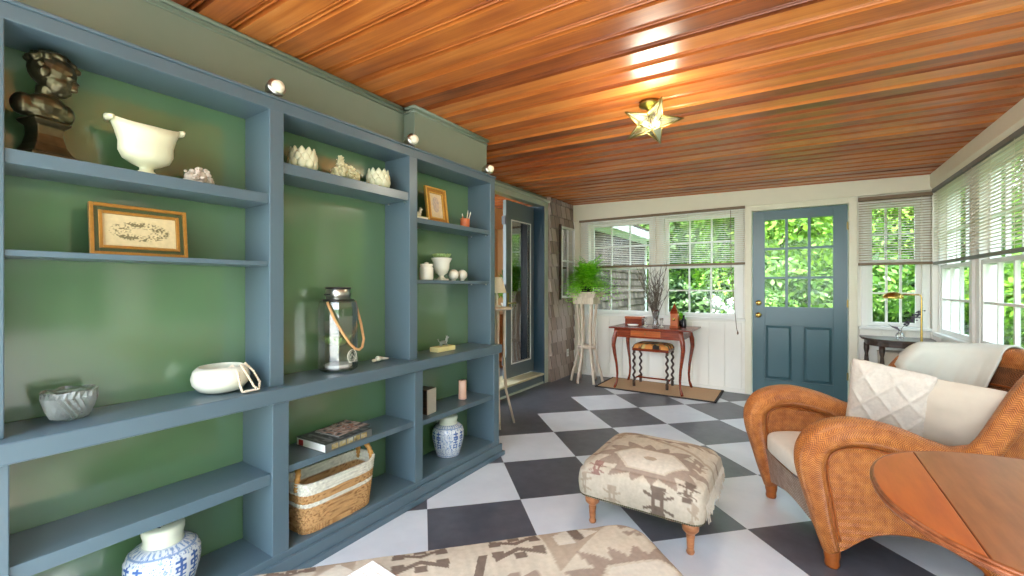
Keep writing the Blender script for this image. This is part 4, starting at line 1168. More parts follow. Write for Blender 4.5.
MB().lathe([(.11,0),(.12,.02),(.14,.60),(.145,.62),(.135,.62),(.115,.03),(.001,.02)], n=30, sx=1.0, sy=.6, rad=lambda th, r, z: r*(1+.012*cos(24*th))).build('bin_body', M['beige'], bk, True, False)
bv = thing('bud_vase', 'small glass vase with a drooping lavender sprig on the half-round table', 'vase', (2.60, 5.17, .7455))
MB().lathe([(.025,0),(.03,.01),(.034,.03),(.026,.055),(.012,.07),(.014,.085),(.011,.085),(.009,.07),(.022,.05),(.028,.03),(.001,.01)], n=20).build('vase_body', M['glass'], bv, True, False)
M['lavender'] = plain('dried_lavender', (92,84,96), .8, var=.3, scale=60)
m = MB().tube([(0,0,.02),(.01,0,.10),(.07,0,.19),(.15,-.01,.27)], .0022, 5); m.build('stem', M['twig'], bv, True, False)
m = MB(); r = random.Random(9)
for k in range(60):
    f = r.uniform(.25,1); x = .01+.14*f; z = .10+.165*f; m.sphere((x+r.uniform(-.02,.02), r.uniform(-.015,.015), z+r.uniform(-.018,.018)), (.009,.006,.006), 6, 4)
for k in range(4): m.tube([(0,0,.08),(-.02-.01*k,0,.11),(-.045-.012*k,.0,.105+.01*k)], [.002,.004,.001], 5)
m.build('blossom', M['lavender'], bv, True, False)
fl = thing('brass_floor_lamp', 'slim brass pharmacy floor lamp with a domed shade beside the corner table', 'lamp', (2.708, 4.98, 0))
MB().lathe([(.11,0),(.11,.012),(.09,.022),(.02,.03),(.012,.05)], (0,0,0), 28).build('base', M['brass'], fl, True, False)
m = MB().tube([(0,0,.03),(0,0,.70),(0,0,1.13),(-.006,0,1.15),(-.02,0,1.155),(-.12,0,1.155)], [.009,.009,.006,.006,.006,.006], 10); m.lathe([(.006,.685),(.014,.69),(.014,.72),(.006,.725)], n=14); m.build('pole', M['brass'], fl, True, False)
turned([(.006,0),(.010,.004),(.010,.02),(.004,.024)], (2.708,4.98,.705), (.7,-.7,0), 12).build('knob', M['brass'], fl, True)
m = MB()
def dome(i, j):
    th = 2*PI*i/28; ph = PI/2*j/10
    return (Vector((-.185+.075*cos(th)*cos(ph), .05*sin(th)*cos(ph), 1.120+.06*sin(ph))), None, None)
m.grid(dome, 28, 10, True); m.build('lamp_shade', M['brass'], fl, True, False).modifiers.new('Solidify','SOLIDIFY').thickness = .003

# ------------------------------------------------------------------ room beyond: lamp, plant, sideboard
sb = thing('orange_sideboard', 'orange wood sideboard in the room beyond the glass door', 'sideboard', (-2.3, 6.0, .105))
MB().box((-2.6,5.2,.18),(-2.1,6.7,.78)).build('carcass', M['orangewood'], sb, bevel=.005)
for k in range(3): d_ = MB().box((-2.1,5.23+.49*k,.22),(-2.085,5.69+.49*k,.74)).build('door', M['orangewood'], sb, bevel=.004); MB().sphere((-2.08,5.65+.49*k,.5), .014).build('knob', M['brassdark'], d_, True)
for (x,y) in ((-2.55,5.25),(-2.15,5.25),(-2.55,6.65),(-2.15,6.65)): MB().box((x-.02,y-.02,.105),(x+.02,y+.02,.18)).build('foot', M['darkwood'], sb)
wsn = thing('lamp_stand', 'pale wooden splay-legged stand half hidden behind the bookcase end', 'stand', (-.42, 3.12, 0))
MB().lathe([(.001,1.02),(.13,1.02),(.14,1.028),(.14,1.042),(.001,1.044)], (0,0,0), 30).build('top', M['whitewash'], wsn, True, False)
for k in range(4):
    a = PI/4+k*PI/2; MB().tube([(cos(a)*r, sin(a)*r, z) for r, z in ((.07,1.02),(.065,.6),(.085,.3),(.16,.0))], [.014,.012,.012,.010], 8).build('leg', M['whitewash'], wsn, True, False)
tl = thing('table_lamp', 'small lamp with a cream tapered shade on the pale stand by the glass door', 'lamp', (-.42, 3.12, 1.0445))
MB().lathe([(.045,0),(.045,.01),(.012,.02),(.014,.07),(.018,.09),(.009,.12),(.006,.20)], n=20).build('lamp_base', M['ceramic'], tl, True, False)
MB().lathe([(.088,.125),(.048,.265)], n=28, cap=False).build('lamp_shade', M['shade'], tl, True, False)
pl = thing('leafy_houseplant', 'green leafy houseplant on the orange sideboard in the next room', 'plant', (-2.35, 6.15, .7805))
MB().lathe([(.07,0),(.10,.14),(.11,.16),(.09,.16),(.001,.14)], n=20).build('pot', M['ceramic'], pl, True, False)
leafy(160, .30, .65, 6, .035, .14).build('foliage', M['leaf'], pl, False, False, fixn=False)

# ------------------------------------------------------------------ things on the shelves
CXU = -.145
# bronze bust of a boy on a waisted pedestal
bs = thing('bronze_bust', 'dark bronze bust of a child with bowed head on the top shelf', 'bust', (CXU, .315, 1.6175), math.radians(18))
MB().box((-.058,-.058,0),(.058,.058,.014)).build('plinth', M['bronze'], bs, False, False, bevel=.004)
m = MB(); rings = []
for (h, z) in ((.052,.014),(.046,.022),(.036,.045),(.031,.075),(.032,.100),(.040,.108),(.046,.116),(.040,.124)):
    rings.append([m.vert((sx*h, sy*h, z)) for sx, sy in ((-1,-1),(1,-1),(1,1),(-1,1))])
for i in range(len(rings)-1):
    for k in range(4): m.f.append((rings[i][k], rings[i][(k+1)%4], rings[i+1][(k+1)%4], rings[i+1][k]))
m.f.append(tuple(reversed(rings[0]))); m.f.append(tuple(rings[-1])); m.build('pedestal', M['bronze'], bs, False, False, bevel=.003)
m = MB()   # local +x is the way he faces
m.sphere((0,0,.150), (.036,.066,.030)); m.sphere((.008,0,.168), (.036,.050,.034)); m.sphere((-.004,.048,.158), (.030,.026,.034)); m.sphere((-.004,-.048,.158), (.030,.026,.034)); m.sphere((.004,0,.134), (.030,.044,.022)); m.sphere((.022,0,.158), (.018,.036,.024))
m.tube([(-.002,0,.16),(.004,0,.20),(.012,0,.225)], [.030,.023,.024], 14)
Rh = Matrix.Rotation(math.radians(46), 3, 'Z') @ Matrix.Rotation(math.radians(20), 3, 'Y')
hc = Vector((.014,.012,.264))
def hp_(x, y, z, r): m.sphere(hc + Rh @ (Vector((x,y,z))*1.14), tuple(q*1.14 for q in r), 14, 10, Rh)
hp_(-.004,0,.010,(.050,.042,.046)); hp_(.014,0,-.014,(.034,.035,.038)); hp_(.030,0,-.036,(.015,.016,.013)); hp_(.026,.018,-.014,(.017,.014,.017)); hp_(.026,-.018,-.014,(.017,.014,.017))
hp_(.046,0,-.006,(.010,.006,.013)); hp_(.050,0,-.012,(.008,.0075,.007)); hp_(.041,0,-.026,(.010,.012,.0035)); hp_(.039,0,-.031,(.010,.010,.0035)); hp_(.040,.014,.010,(.010,.012,.005)); hp_(.040,-.014,.010,(.010,.012,.005))
hp_(.037,.014,.002,(.008,.008,.006)); hp_(.037,-.014,.002,(.008,.008,.006))
for sg in (-1,1): hp_(-.002,.042*sg,-.006,(.011,.007,.015)); hp_(-.004,.047*sg,-.004,(.007,.004,.011))
r = random.Random(2)
for k in range(70):
    a = r.uniform(0, 2*PI); ph = r.uniform(-.1, 1.5)
    d = Vector((cos(a)*cos(ph), sin(a)*cos(ph), sin(ph)))
    if d.x > .55 and d.z < .55: continue
    hp_(-.006+d.x*.050, d.y*.042, .014+d.z*.044, (r.uniform(.006,.012), r.uniform(.006,.011), r.uniform(.005,.010)))
o = m.build('figure', M['bronze'], bs, True, False); rm = o.modifiers.new('Remesh','REMESH'); rm.mode = 'VOXEL'; rm.voxel_size = .0026; rm.use_smooth_shade = True

# white footed urn bowl with scrolled rim
ub = thing('white_urn_bowl', 'cream white footed bowl with flared scroll handles on the top shelf', 'bowl', (CXU, .565, 1.6175), math.radians(90))
m = MB(); n = 48
prf = [(.050,0,1),(.050,.008,1),(.030,.016,1),(.020,.024,1),(.020,.034,1),(.040,.044,1.1),(.060,.060,1.2),(.068,.085,1.25),(.066,.115,1.3),(.070,.145,1.42),(.078,.172,1.5),(.074,.172,1.5),(.062,.145,1.4),(.058,.10,1.25),(.03,.055,1.1),(.001,.05,1)]
rings = []
for (r_, z, ex) in prf:
    ring = []
    for k in range(n):
        th = 2*PI*k/n; lift = .018*abs(cos(th))**3*max(0, (z-.12)/.05)
        ring.append(m.vert((r_*cos(th)*(1+(ex-1)*.62), r_*sin(th)*.80, z+lift)))
    rings.append(ring)
for i in range(len(rings)-1):
    for k in range(n): m.f.append((rings[i][k], rings[i][(k+1)%n], rings[i+1][(k+1)%n], rings[i+1][k]))
m.f.append(tuple(reversed(rings[0]))); m.build('bowl', M['porcelain'], ub, True, False)
for sg in (-1,1): MB().tube([(sg*.100,-.03,.184),(sg*.104,0,.186),(sg*.100,.03,.184)], [.007,.0115,.007], 12).build('scroll_handle', M['porcelain'], ub, True, False)

def coral(name, lab, loc, blobs, mat, seed, n=9, group=None):
    t = thing(name, lab, 'coral', loc); r = random.Random(seed); m = MB()
    for (x, y, z, R_) in blobs:
        m.sphere((x,y,z), R_*.72, 10, 7)
        for k in range(n*4):
            d = Vector((r.gauss(0,1), r.gauss(0,1), r.gauss(.25,1))).normalized()
            p = Vector((x,y,z)) + d*R_*r.uniform(.8,1.0); s_ = R_*r.uniform(.16,.28)
            if p.z < s_*.8: p.z = s_*.8
            m.sphere(p, (s_, s_, s_*.9), 8, 5)
    m.build('coral_body', mat, t, True, False); return t
coral('pale_coral', 'small pinkish white coral cluster right of the footed bowl', (CXU, .722, 1.6175), [(0,-.022,.030,.030),(0,.010,.038,.034),(0,.036,.020,.020)], M['coralpink'], 4)
coral('white_coral', 'cream white branching coral between the two lotus candle holders', (CXU, 1.385, 1.7655), [(0,-.040,.036,.038),(0,-.028,.085,.024),(0,-.034,.112,.018),(0,.012,.040,.040),(0,.045,.032,.032),(0,.022,.062,.030)], M['coral'], 5, 10)

def lotus(y, lab):
    t = thing('lotus_candle_holder', lab, 'candle holder', (CXU, y, 1.7655), 0, 'petalled lotus candle holders')
    MB().lathe([(.030,0),(.052,.014),(.060,.04),(.056,.075),(.050,.085),(.046,.08),(.052,.05),(.04,.015),(.001,.010)], n=28).build('cup', M['porcelain'], t, True, False)
    m = MB()
    for row, (r0, zt, nn) in enumerate(((.064,.060,10),(.061,.088,10),(.056,.112,10))):
        for k in range(nn):
            a = 2*PI*(k+row*.5)/nn; wd = .023
            zb = .004+row*.018
            for i in range(5):
                pass
            base = len(m.v); NI, NJ = 6, 7
            for j in range(NJ+1):
                f = j/NJ; z = zb+(zt-zb)*f; w = wd*(sin(PI*min(.98, .12+f*.88))**.65); rr = r0*(.72+.34*sin(PI*(.10+f*.62)))
                for i in range(NI+1):
                    q = (i/NI*2-1); aa = a + q*w/r0
                    rad_ = rr - .006*q*q
                    m.vert((rad_*cos(aa), rad_*sin(aa), z))
            for j in range(NJ):
                for i in range(NI):
                    kk = base+j*(NI+1)+i; m.f.append((kk,kk+1,kk+NI+2,kk+NI+1))
    o = m.build('petals', M['porcelain'], t, True, False, fixn=False); s_ = o.modifiers.new('Solidify','SOLIDIFY'); s_.thickness = .003
lotus(1.150, 'cream lotus petal candle holder left of the coral on the second bay shelf')
lotus(1.590, 'cream lotus petal candle holder right of the coral on the second bay shelf')

# framed picture (wide)
def picture(name, lab, loc, rz, w, h, lean, fw, cols, art, extra=None):
    t = thing(name, lab, 'picture', loc, rz)
    T = Matrix.Rotation(-lean, 4, 'Y')      # local +x faces the room
    def fr(i0, d0, d1, wd, mat, nm):
        a, b = w/2-i0, h-2*i0; m = MB()
        y0, y1, z0, z1 = -a, a, i0, i0+b
        m.box((d0,y0,z0),(d1,y0+wd,z1)).box((d0,y1-wd,z0),(d1,y1,z1)).box((d0,y0+wd,z0),(d1,y1-wd,z0+wd)).box((d0,y0+wd,z1-wd),(d1,y1-wd,z1))
        m.xf(T); return m.build(nm, mat, t, False, False, bevel=.0015)
    i0 = 0
    for (wd, d, mat, nm) in cols: fr(i0, 0, d, wd, mat, nm); i0 += wd
    m = MB(); NX, NY = 90, 60
    a, b = w/2-i0, h-2*i0
    m.grid(lambda i, j: (T @ Vector((.004, -a+2*a*i/NX, i0+b*j/NY)), None, art(i/NX*2-1, j/NY*2-1)), NX, NY)
    m.build('picture_sheet', M['print'], t, False, False)
    m = MB().box((-.004,-w/2+.004,.004),(0,w/2-.004,h-.004)); m.xf(T); m.build('backing', M['darkwood'], t, False, False)
    return t
M['giltwood'] = plain('gilt_wood', (176,126,54), .35, .35, var=.2, scale=60)
M['giltbright'] = plain('bright_gilt', (214,170,84), .35, .4, var=.15, scale=80)
M['framegreen'] = plain('dark_green_band', (70,80,50), .4, var=.2, scale=40)
def art1(x, y):
    n = noise.noise(Vector((x*4.5, y*3.5, 2))); n2 = noise.noise(Vector((x*16, y*12, 7)))
    ring = abs((x*x*1.1 + (y*1.35)**2) - .42)
    if ring < .26 and n+n2*.9 > .12: return (.20,.16,.07)
    if ring < .34 and n2 > .1: return (.45,.37,.20)
    return (.74,.60,.33)
picture('gilt_picture_frame', 'wide gilt and green framed print leaning on the middle shelf', (-.135, .548, 1.3335), 0, .27, .175, .12, .05, [(.011,.016,M['giltwood'],'outer_frame'),(.012,.010,M['framegreen'],'green_band'),(.010,.013,M['giltwood'],'inner_frame')], art1)
def art2(x, y):
    if x*x*1.2+(y*.9-.1)**2 < .35: return (.50,.42,.36) if noise.noise(Vector((x*5,y*5,1))) > 0 else (.62,.48,.36)
    return (.74,.60,.38)
picture('small_gilt_frame', 'upright ornate gold framed portrait leaning on the third bay top shelf', (-.135, 2.055, 1.6325), 0, .19, .235, .14, .05, [(.012,.018,M['giltbright'],'outer_frame'),(.018,.012,M['giltwood'],'carved_band'),(.008,.014,M['giltbright'],'inner_frame')], art2)
# little white horse figure on a pale book
bkp = thing('pale_book', 'thin pale yellow book lying under the small white figurine', 'book', (CXU, 1.875, 1.6325))
MB().box((-.06,-.05,.0),(.06,.05,.003)).box((-.06,-.05,.016),(.06,.05,.019)).box((-.06,-.05,0),(-.057,.05,.019)).build('cover', M['yellowstone'], bkp, False, False)
MB().box((-.057,-.047,.003),(.057,.047,.016)).build('pages', M['sash'], bkp, False, False)
hf = thing('white_figurine', 'tiny white seated animal figurine on the pale book', 'figurine', (CXU+.01, 1.885, 1.652))
m = MB().sphere((0,0,.018),(.014,.022,.018)).sphere((0,.016,.036),(.009,.010,.016)).sphere((0,.024,.052),(.008,.013,.008)).tube([(0,.018,.01),(0,.022,0.002)],.005,6).tube([(0,-.018,.012),(0,-.03,.022)],.004,6).sphere((.004,.018,.060),(.002,.002,.006)).sphere((-.004,.018,.060),(.002,.002,.006))
m.build('figure', M['ceramic'], hf, True, False)
# orange cup of brushes
cp = thing('orange_cup', 'small terracotta orange cup on the third bay top shelf', 'cup', (CXU, 2.345, 1.6325))
MB().lathe([(.024,0),(.030,.004),(.033,.03),(.033,.066),(.036,.07),(.033,.07),(.029,.06),(.028,.01),(.001,.008)], n=22).build('cup_body', M['orangecup'], cp, True, False)
for k, (dx, dy, l, mat, lab) in enumerate(((-.012,.0,.10,'orangewood','orange pencil leaning left in the orange cup'),(.004,.010,.125,'coral','pale brush standing at the middle of the orange cup'),(.010,.016,.115,'whitewash','pale brush leaning right in the orange cup'),(.0,-.012,.095,'orangecup','reddish brush leaning left in the orange cup'))):
    q = thing('brush', lab, 'brush', (CXU+dx*.5, 2.345+dy*.5, 1.642))
    MB().tube([(0,0,0),(dx*1.2,dy*1.7,l*.8)], .0035, 6).build('handle', M[mat], q, True, False)
    MB().tube([(dx*1.2,dy*1.7,l*.8),(dx*1.4,dy*2.0,l)], [.005,.002], 6).build('bristles', M['ceramic'], q, True, False)
# second shelf of bay 3
jw = thing('white_lidded_jar', 'small white lidded jar at the left of the third bay middle shelf', 'jar', (CXU+.03, 1.935, 1.2665))
MB().lathe([(.040,0),(.043,.01),(.043,.075),(.036,.085),(.040,.088),(.040,.10),(.001,.102)], n=24, rad=lambda th,r,z: r*(1+.02*cos(10*th)) if z < .08 else r).build('jar_body', M['ceramic'], jw, True, False)
MB().lathe([(.012,.101),(.016,.108),(.001,.114)], n=14).build('lid_knob', M['ceramic'], jw, True, False)
uw = thing('white_urn_planter', 'white footed urn holding a green succulent on the third bay middle shelf', 'planter', (CXU-.01, 2.115, 1.2665))
MB().box((-.034,-.034,0),(.034,.034,.012)).build('base', M['ceramic'], uw, False, False, bevel=.002)
MB().lathe([(.030,.012),(.016,.024),(.016,.034),(.040,.050),(.052,.080),(.054,.115),(.068,.142),(.070,.148),(.060,.145),(.046,.12),(.001,.115)], n=28).build('urn_body', M['ceramic'], uw, True, False)
def rosette(n, R, seed, z0, sc_=1):
    m = MB(); r = random.Random(seed)
    for c in range(n):
        cx_, cy_ = r.uniform(-R,R), r.uniform(-R,R)*.8
        for k in range(9):
            a = 2*PI*k/9+c; d = Vector((cos(a)*.022*sc_, sin(a)*.022*sc_, .014*sc_))
            m.tube([(cx_,cy_,z0),(cx_+d.x*.6,cy_+d.y*.6,z0+d.z*.7),(cx_+d.x,cy_+d.y,z0+d.z*1.2)], [.004*sc_,.006*sc_,.001], 6)
    return m
rosette(8, .045, 3, .150, 1.5).build('succulent', M['succ'], uw, True, False)
def shellball(y, lab):
    t = thing('white_ball_ornament', lab, 'ornament', (CXU, y, 1.2665), 0, 'white shell ball ornaments')
    MB().lathe([(.012,0),(.016,.004),(.012,.008)], n=14).build('foot', M['ceramic'], t, True, False)
    MB().lathe([(.001,.004)] + [(.036*sin(PI*k/12), .041-.037*cos(PI*k/12)) for k in range(1,12)] + [(.001,.078)], n=32, rad=lambda th,r,z: r*(1+.03*cos(14*th))).build('ribbed_ball', M['ceramic'], t, True, False)
shellball(2.225, 'white ribbed ball ornament nearer the succulent urn on the third bay middle shelf')
shellball(2.315, 'white ribbed ball ornament nearer the door on the third bay middle shelf')

# counter ledge: crystal bowl, beaded bowl, lantern, shell, block
ZL = .8065
cbw = thing('cut_glass_bowl', 'small clear cut glass bowl on the first bay ledge', 'bowl', (-.15, .372, ZL))
m = MB(); n = 48; prf = [(.034,0),(.042,.006),(.047,.018),(.052,.030),(.056,.044),(.060,.058),(.063,.072),(.066,.088),(.061,.088),(.056,.066),(.046,.034),(.030,.012),(.001,.010)]
rings = []
for q, (r_, z) in enumerate(prf):
    rings.append([m.vert(((r_+(.0042*(1 if (k+q) % 2 else -1) if 0 < q < 7 else 0)+(.004*cos(PI*2*k/6) if q in (7,8) else 0))*cos(2*PI*k/n), (r_+(.0042*(1 if (k+q) % 2 else -1) if 0 < q < 7 else 0))*sin(2*PI*k/n), z+(.006*abs(cos(PI*k/8)) if q in (7,8) else 0))) for k in range(n)])
for i in range(len(rings)-1):
    for k in range(n): m.f.append((rings[i][k], rings[i][(k+1)%n], rings[i+1][(k+1)%n], rings[i+1][k]))
m.build('bowl', M['crystal'], cbw, False, False)
MB().lathe([(.060,.086),(.066,.09),(.060,.092)], n=48, rad=lambda th,r,z: r*(1+.05*abs(cos(6*th)))).build('rim', M['glass'], cbw, True, False)
wb = thing('white_bowl', 'rounded cream white bowl with in-curved rim on the first bay ledge', 'bowl', (-.135, .800, ZL))
MB().lathe([(.045,0),(.075,.010),(.096,.035),(.101,.060),(.094,.088),(.078,.104),(.074,.102),(.088,.085),(.092,.06),(.08,.03),(.04,.012),(.001,.010)], n=40).build('bowl_body', M['ceramic'], wb, True, False)
bg = thing('bead_garland', 'strand of blush wooden beads draped over the rim of the white bowl', 'garland', (-.06, .84, ZL))
path = []
def lerp3(a, b, n): return [tuple(a[k]+(b[k]-a[k])*i/n for k in range(3)) for i in range(n)]
W_ = [(-.12,.800,ZL+.075),(-.075,.815,ZL+.106),(-.035,.818,ZL+.080),(-.026,.822,ZL+.030),(-.024,.83,ZL+.006),(-.022,.86,ZL+.006),(-.030,.895,ZL+.006),(-.045,.905,ZL+.03),(-.06,.888,ZL+.075),(-.085,.868,ZL+.107),(-.12,.85,ZL+.08)]
W2 = [(-.11,.83,ZL+.08),(-.068,.845,ZL+.105),(-.036,.852,ZL+.07),(-.030,.875,ZL+.02),(-.020,.885,ZL+.007),(-.016,.85,ZL+.007),(-.014,.825,ZL+.007)]
m = MB(); pv = None
for P_ in (W_, W2):
    for a_, b_ in zip(P_[:-1], P_[1:]):
        L_ = math.dist(a_, b_); k_ = max(1, round(L_/.0095))
        for p in lerp3(a_, b_, k_): m.sphere(p, .0052, 8, 5)
m.build('bead_strand', M['bead'], bg, True)
ln = thing('glass_lantern', 'large clear glass lantern jar with metal collar on the second bay ledge', 'lantern', (-.14, 1.335, ZL), math.radians(12))
o8 = lambda th, r, z: r
MB().lathe([(.001,.006),(.084,.0),(.093,.01),(.095,.31),(.088,.345),(.05,.365),(.046,.365),(.082,.34),(.090,.31),(.088,.014),(.001,.016)], n=8, cap=False).build('glass_body', M['glass'], ln, False, False)
MB().lathe([(.052,.358),(.057,.358),(.057,.405),(.052,.410),(.047,.410),(.047,.358)], n=32, cap=False).build('metal_collar', M['silver'], ln, True, False)
MB().lathe([(.052,.408),(.062,.410),(.062,.416),(.052,.418),(.047,.410)], n=32, cap=False).tube([(0,-.090,.382),(0,-.05,.382)], .004, 6).tube([(0,.05,.382),(0,.090,.382)], .004, 6).lathe([(.072,.350),(.076,.353),(.072,.357)], n=32, cap=False).build('wire_fitting', M['black'], ln, True, False)
m = MB().tube([(0.02,-.094,.345),(.055,-.088,.27),(.085,-.066,.20),(.101,-.035,.145),(.106,.0,.112),(.106,.030,.102),(.104,.055,.112),(.094,.078,.15),(.06,.096,.23),(.02,.096,.345)], .0065, 8); m.build('rope_handle', M['rope'], ln, True, False)
MB().lathe([(.066,.016),(.068,.03),(.001,.034)], n=8).build('sand_layer', M['sash'], ln, False, False)
MB().tube([(.0882, .030*cos(k*PI/12), .075+.030*sin(k*PI/12)) for k in range(25)], .0022, 5).tube([(.0882, .021*cos(k*PI/12), .075+.021*sin(k*PI/12)) for k in range(25)], .0012, 5).tube([(.0882,-.012,.066),(.0882,0,.086),(.0882,.012,.066)], .0018, 5).tube([(.0882,-.026,.045),(.0882,.026,.045)], .0018, 5).build('etched_emblem', M['ceramic'], ln, True, False)
sp_ = thing('succulent_sprig', 'pale green succulent sprig inside the glass lantern', 'plant', (-.14, 1.335, ZL+.082))
rosette(12, .044, 8, .05, 2.2).build('rosettes', M['succ'], sp_, True, False)
MB().tube([(0,0,0),(.005,0,.05)], .004, 6).tube([(0,0,0),(-.02,.02,.05)], .003, 6).build('stem', M['succ'], sp_, True, False)
sh = thing('white_shell', 'small white seashell on the second bay ledge beside the lantern', 'shell', (-.15, 1.62, ZL))
m = MB(); 
for k in range(16):
    f = k/15; a = f*5.5; rr = .022*(1-f*.8); m.sphere((cos(a)*rr*.3*1, -.035+.07*f, .017*(1-f*.5)+.002), (.018*(1-f*.75), .012, .016*(1-f*.7)), 10, 7)
m.build('shell_body', M['ceramic'], sh, True, False)
MB().sphere((.005,-.058,.012),(.012,.016,.010)).build('shell_lip', M['ceramic'], sh, True, False)
yb = thing('yellow_stone_block', 'pale yellow stone block on the third bay ledge', 'block', (-.13, 2.10, ZL))
MB().box((-.035,-.085,0),(.035,.085,.030)).build('block', M['yellowstone'], yb, False, False, bevel=.003)
cf = thing('crouching_figurine', 'small grey animal figurine standing on the yellow stone block', 'figurine', (-.13, 2.11, ZL+.0305))
m = MB().sphere((0,-.006,.024),(.012,.032,.013)).sphere((0,.026,.036),(.009,.010,.016)).sphere((0,.036,.052),(.008,.014,.008)).tube([(0,-.034,.026),(0,-.05,.036),(0,-.056,.05)], [.004,.003,.002], 6)
for sx in (-.007,.007): m.tube([(sx,.018,.02),(sx,.024,.001)],.0042,6).tube([(sx,-.026,.02),(sx,-.028,.001)],.0045,6).tube([(sx*.7,.030,.056),(sx*.9,.028,.068)],[.003,.001],6)
m.build('figure', plain('pewter', (150,158,150), .35, .6), cf, True, False)

# ginger jars: blue pattern painted on
BLUE = (.07,.14,.36); WHT = (.66,.70,.72); MIDB = (.24,.34,.52)
def china(style):
    def f(th, z):
        zz = z
        n = noise.noise(Vector((cos(th)*9, sin(th)*9, z*42))); n3 = noise.noise(Vector((cos(th)*22, sin(th)*22, z*110)))
        for face in (-.62, 1.0, 2.6, -2.2):
            d = (th - face + PI) % (2*PI) - PI; u = d*.105
            # blocky double-happiness-like panel
            if abs(u) < .046 and .085 < zz < .225:
                a = abs(u); 
                if a < .004: return WHT
                k = (zz-.085)/.14
                bars = (.06,.22,.38,.55,.70,.88)
                if any(abs(k-q) < .035 for q in bars) and .008 < a < .040: return BLUE
                if (abs(a-.011) < .004 or abs(a-.036) < .003) and (k < .30 or .55 < k < .72): return BLUE
                if abs(a-.023) < .004 and k > .3: return BLUE
                return WHT
        if .245 < zz < .250 or .012 < zz < .017: return MIDB
        if .252 < zz < .268: return MIDB if (int(th*30/(2*PI)*2) % 2 and n3 > -.2) else WHT
        if n > .16: return MIDB if n3 > -.05 else WHT
        if n3 > .33: return BLUE
        return WHT
    return f
M['chinacream'] = plain('celadon_glaze', (206,210,190), .25, var=.03, Coat_Weight=.3)
def ginger(loc, lab, HB=.205, R_=.108, rz=0, HL=.06):
    t = thing('ginger_jar', lab, 'jar', loc, rz, 'blue and white ginger jars')
    s = HB/.27
    pr = [(.074,0),(.080,.004),(.084,.03),(.094,.07),(.104,.13),(.108,.17),(.107,.21),(.098,.240),(.080,.260),(.064,.270)]
    fine = []
    for (a, b) in zip(pr[:-1], pr[1:]):
        k = max(1, int((b[1]-a[1])/.0028))
        fine += [(a[0]+(b[0]-a[0])*i/k, a[1]+(b[1]-a[1])*i/k) for i in range(k)]
    fine.append(pr[-1]); cf_ = china(0)
    m = MB().lathe([(r*R_/.108, z*s) for r, z in fine], n=240, colf=lambda th, z: cf_(th if th < PI else th-2*PI, z/s)); m.build('jar_body', M['chinaware'], t, True, False)
    lid = MB().lathe([(.060,HB-.003),(.062,HB+.004),(.058,HB+.012),(.060,HB+HL*.45),(.063,HB+HL*.6),(.063,HB+HL*.85),(.058,HB+HL*.96),(.001,HB+HL)], n=40).build('lid', M['chinacream'], t, True, False)
    mm = MB(); zt = HB+HL
    for k in range(2):
        for (x, y, w, h) in ((0,.012,.030,.005),(0,0,.026,.004),(-.008,-.012,.004,.012),(.008,-.012,.004,.012),(0,-.008,.018,.004)):
            mm.box((x-w/2+(-.022+.044*k), y-h/2, zt-.003), (x+w/2+(-.022+.044*k), y+h/2, zt+.0008))
    mm.xf(Matrix.Rotation(math.radians(60),4,'Z')); mm.build('lid_mark', plain('cobalt', (30,44,60), .4), lid, False, False)
    return t
ginger((-.128, 2.15, .1155), 'blue and white ginger jar on the bottom of the third bay', .205, .105, .5, .055)
ginger((-.116, .605, .1155), 'large blue and white ginger jar with flat lid in the bottom of the first bay', .192, .112, 1.0, .066)
# box-like frame and candle on the third bay lower shelf
wb2 = thing('silver_photo_box', 'upright pale silver box frame at the left of the third bay lower shelf', 'box', (-.12, 1.925, .4475), math.radians(8))
MB().box((-.055,-.045,0),(.05,.045,.150)).build('box_body', M['darkwood'], wb2, False, False, bevel=.003)
MB().box((.05,-.045,0),(.054,.045,.150)).build('front_panel', plain('champagne_panel', (190,182,166), .35, .3), wb2, False, False)
cd = thing('pillar_candle', 'blush pink pillar candle on the third bay lower shelf', 'candle', (-.13, 2.30, .4475))
MB().lathe([(.026,0),(.028,.003),(.028,.126),(.024,.130),(.001,.126)], n=24).build('wax', M['candle'], cd, True, False)
MB().tube([(0,0,.124),(.001,0,.136)], .0012, 5).build('wick', M['black'], cd, True, False)
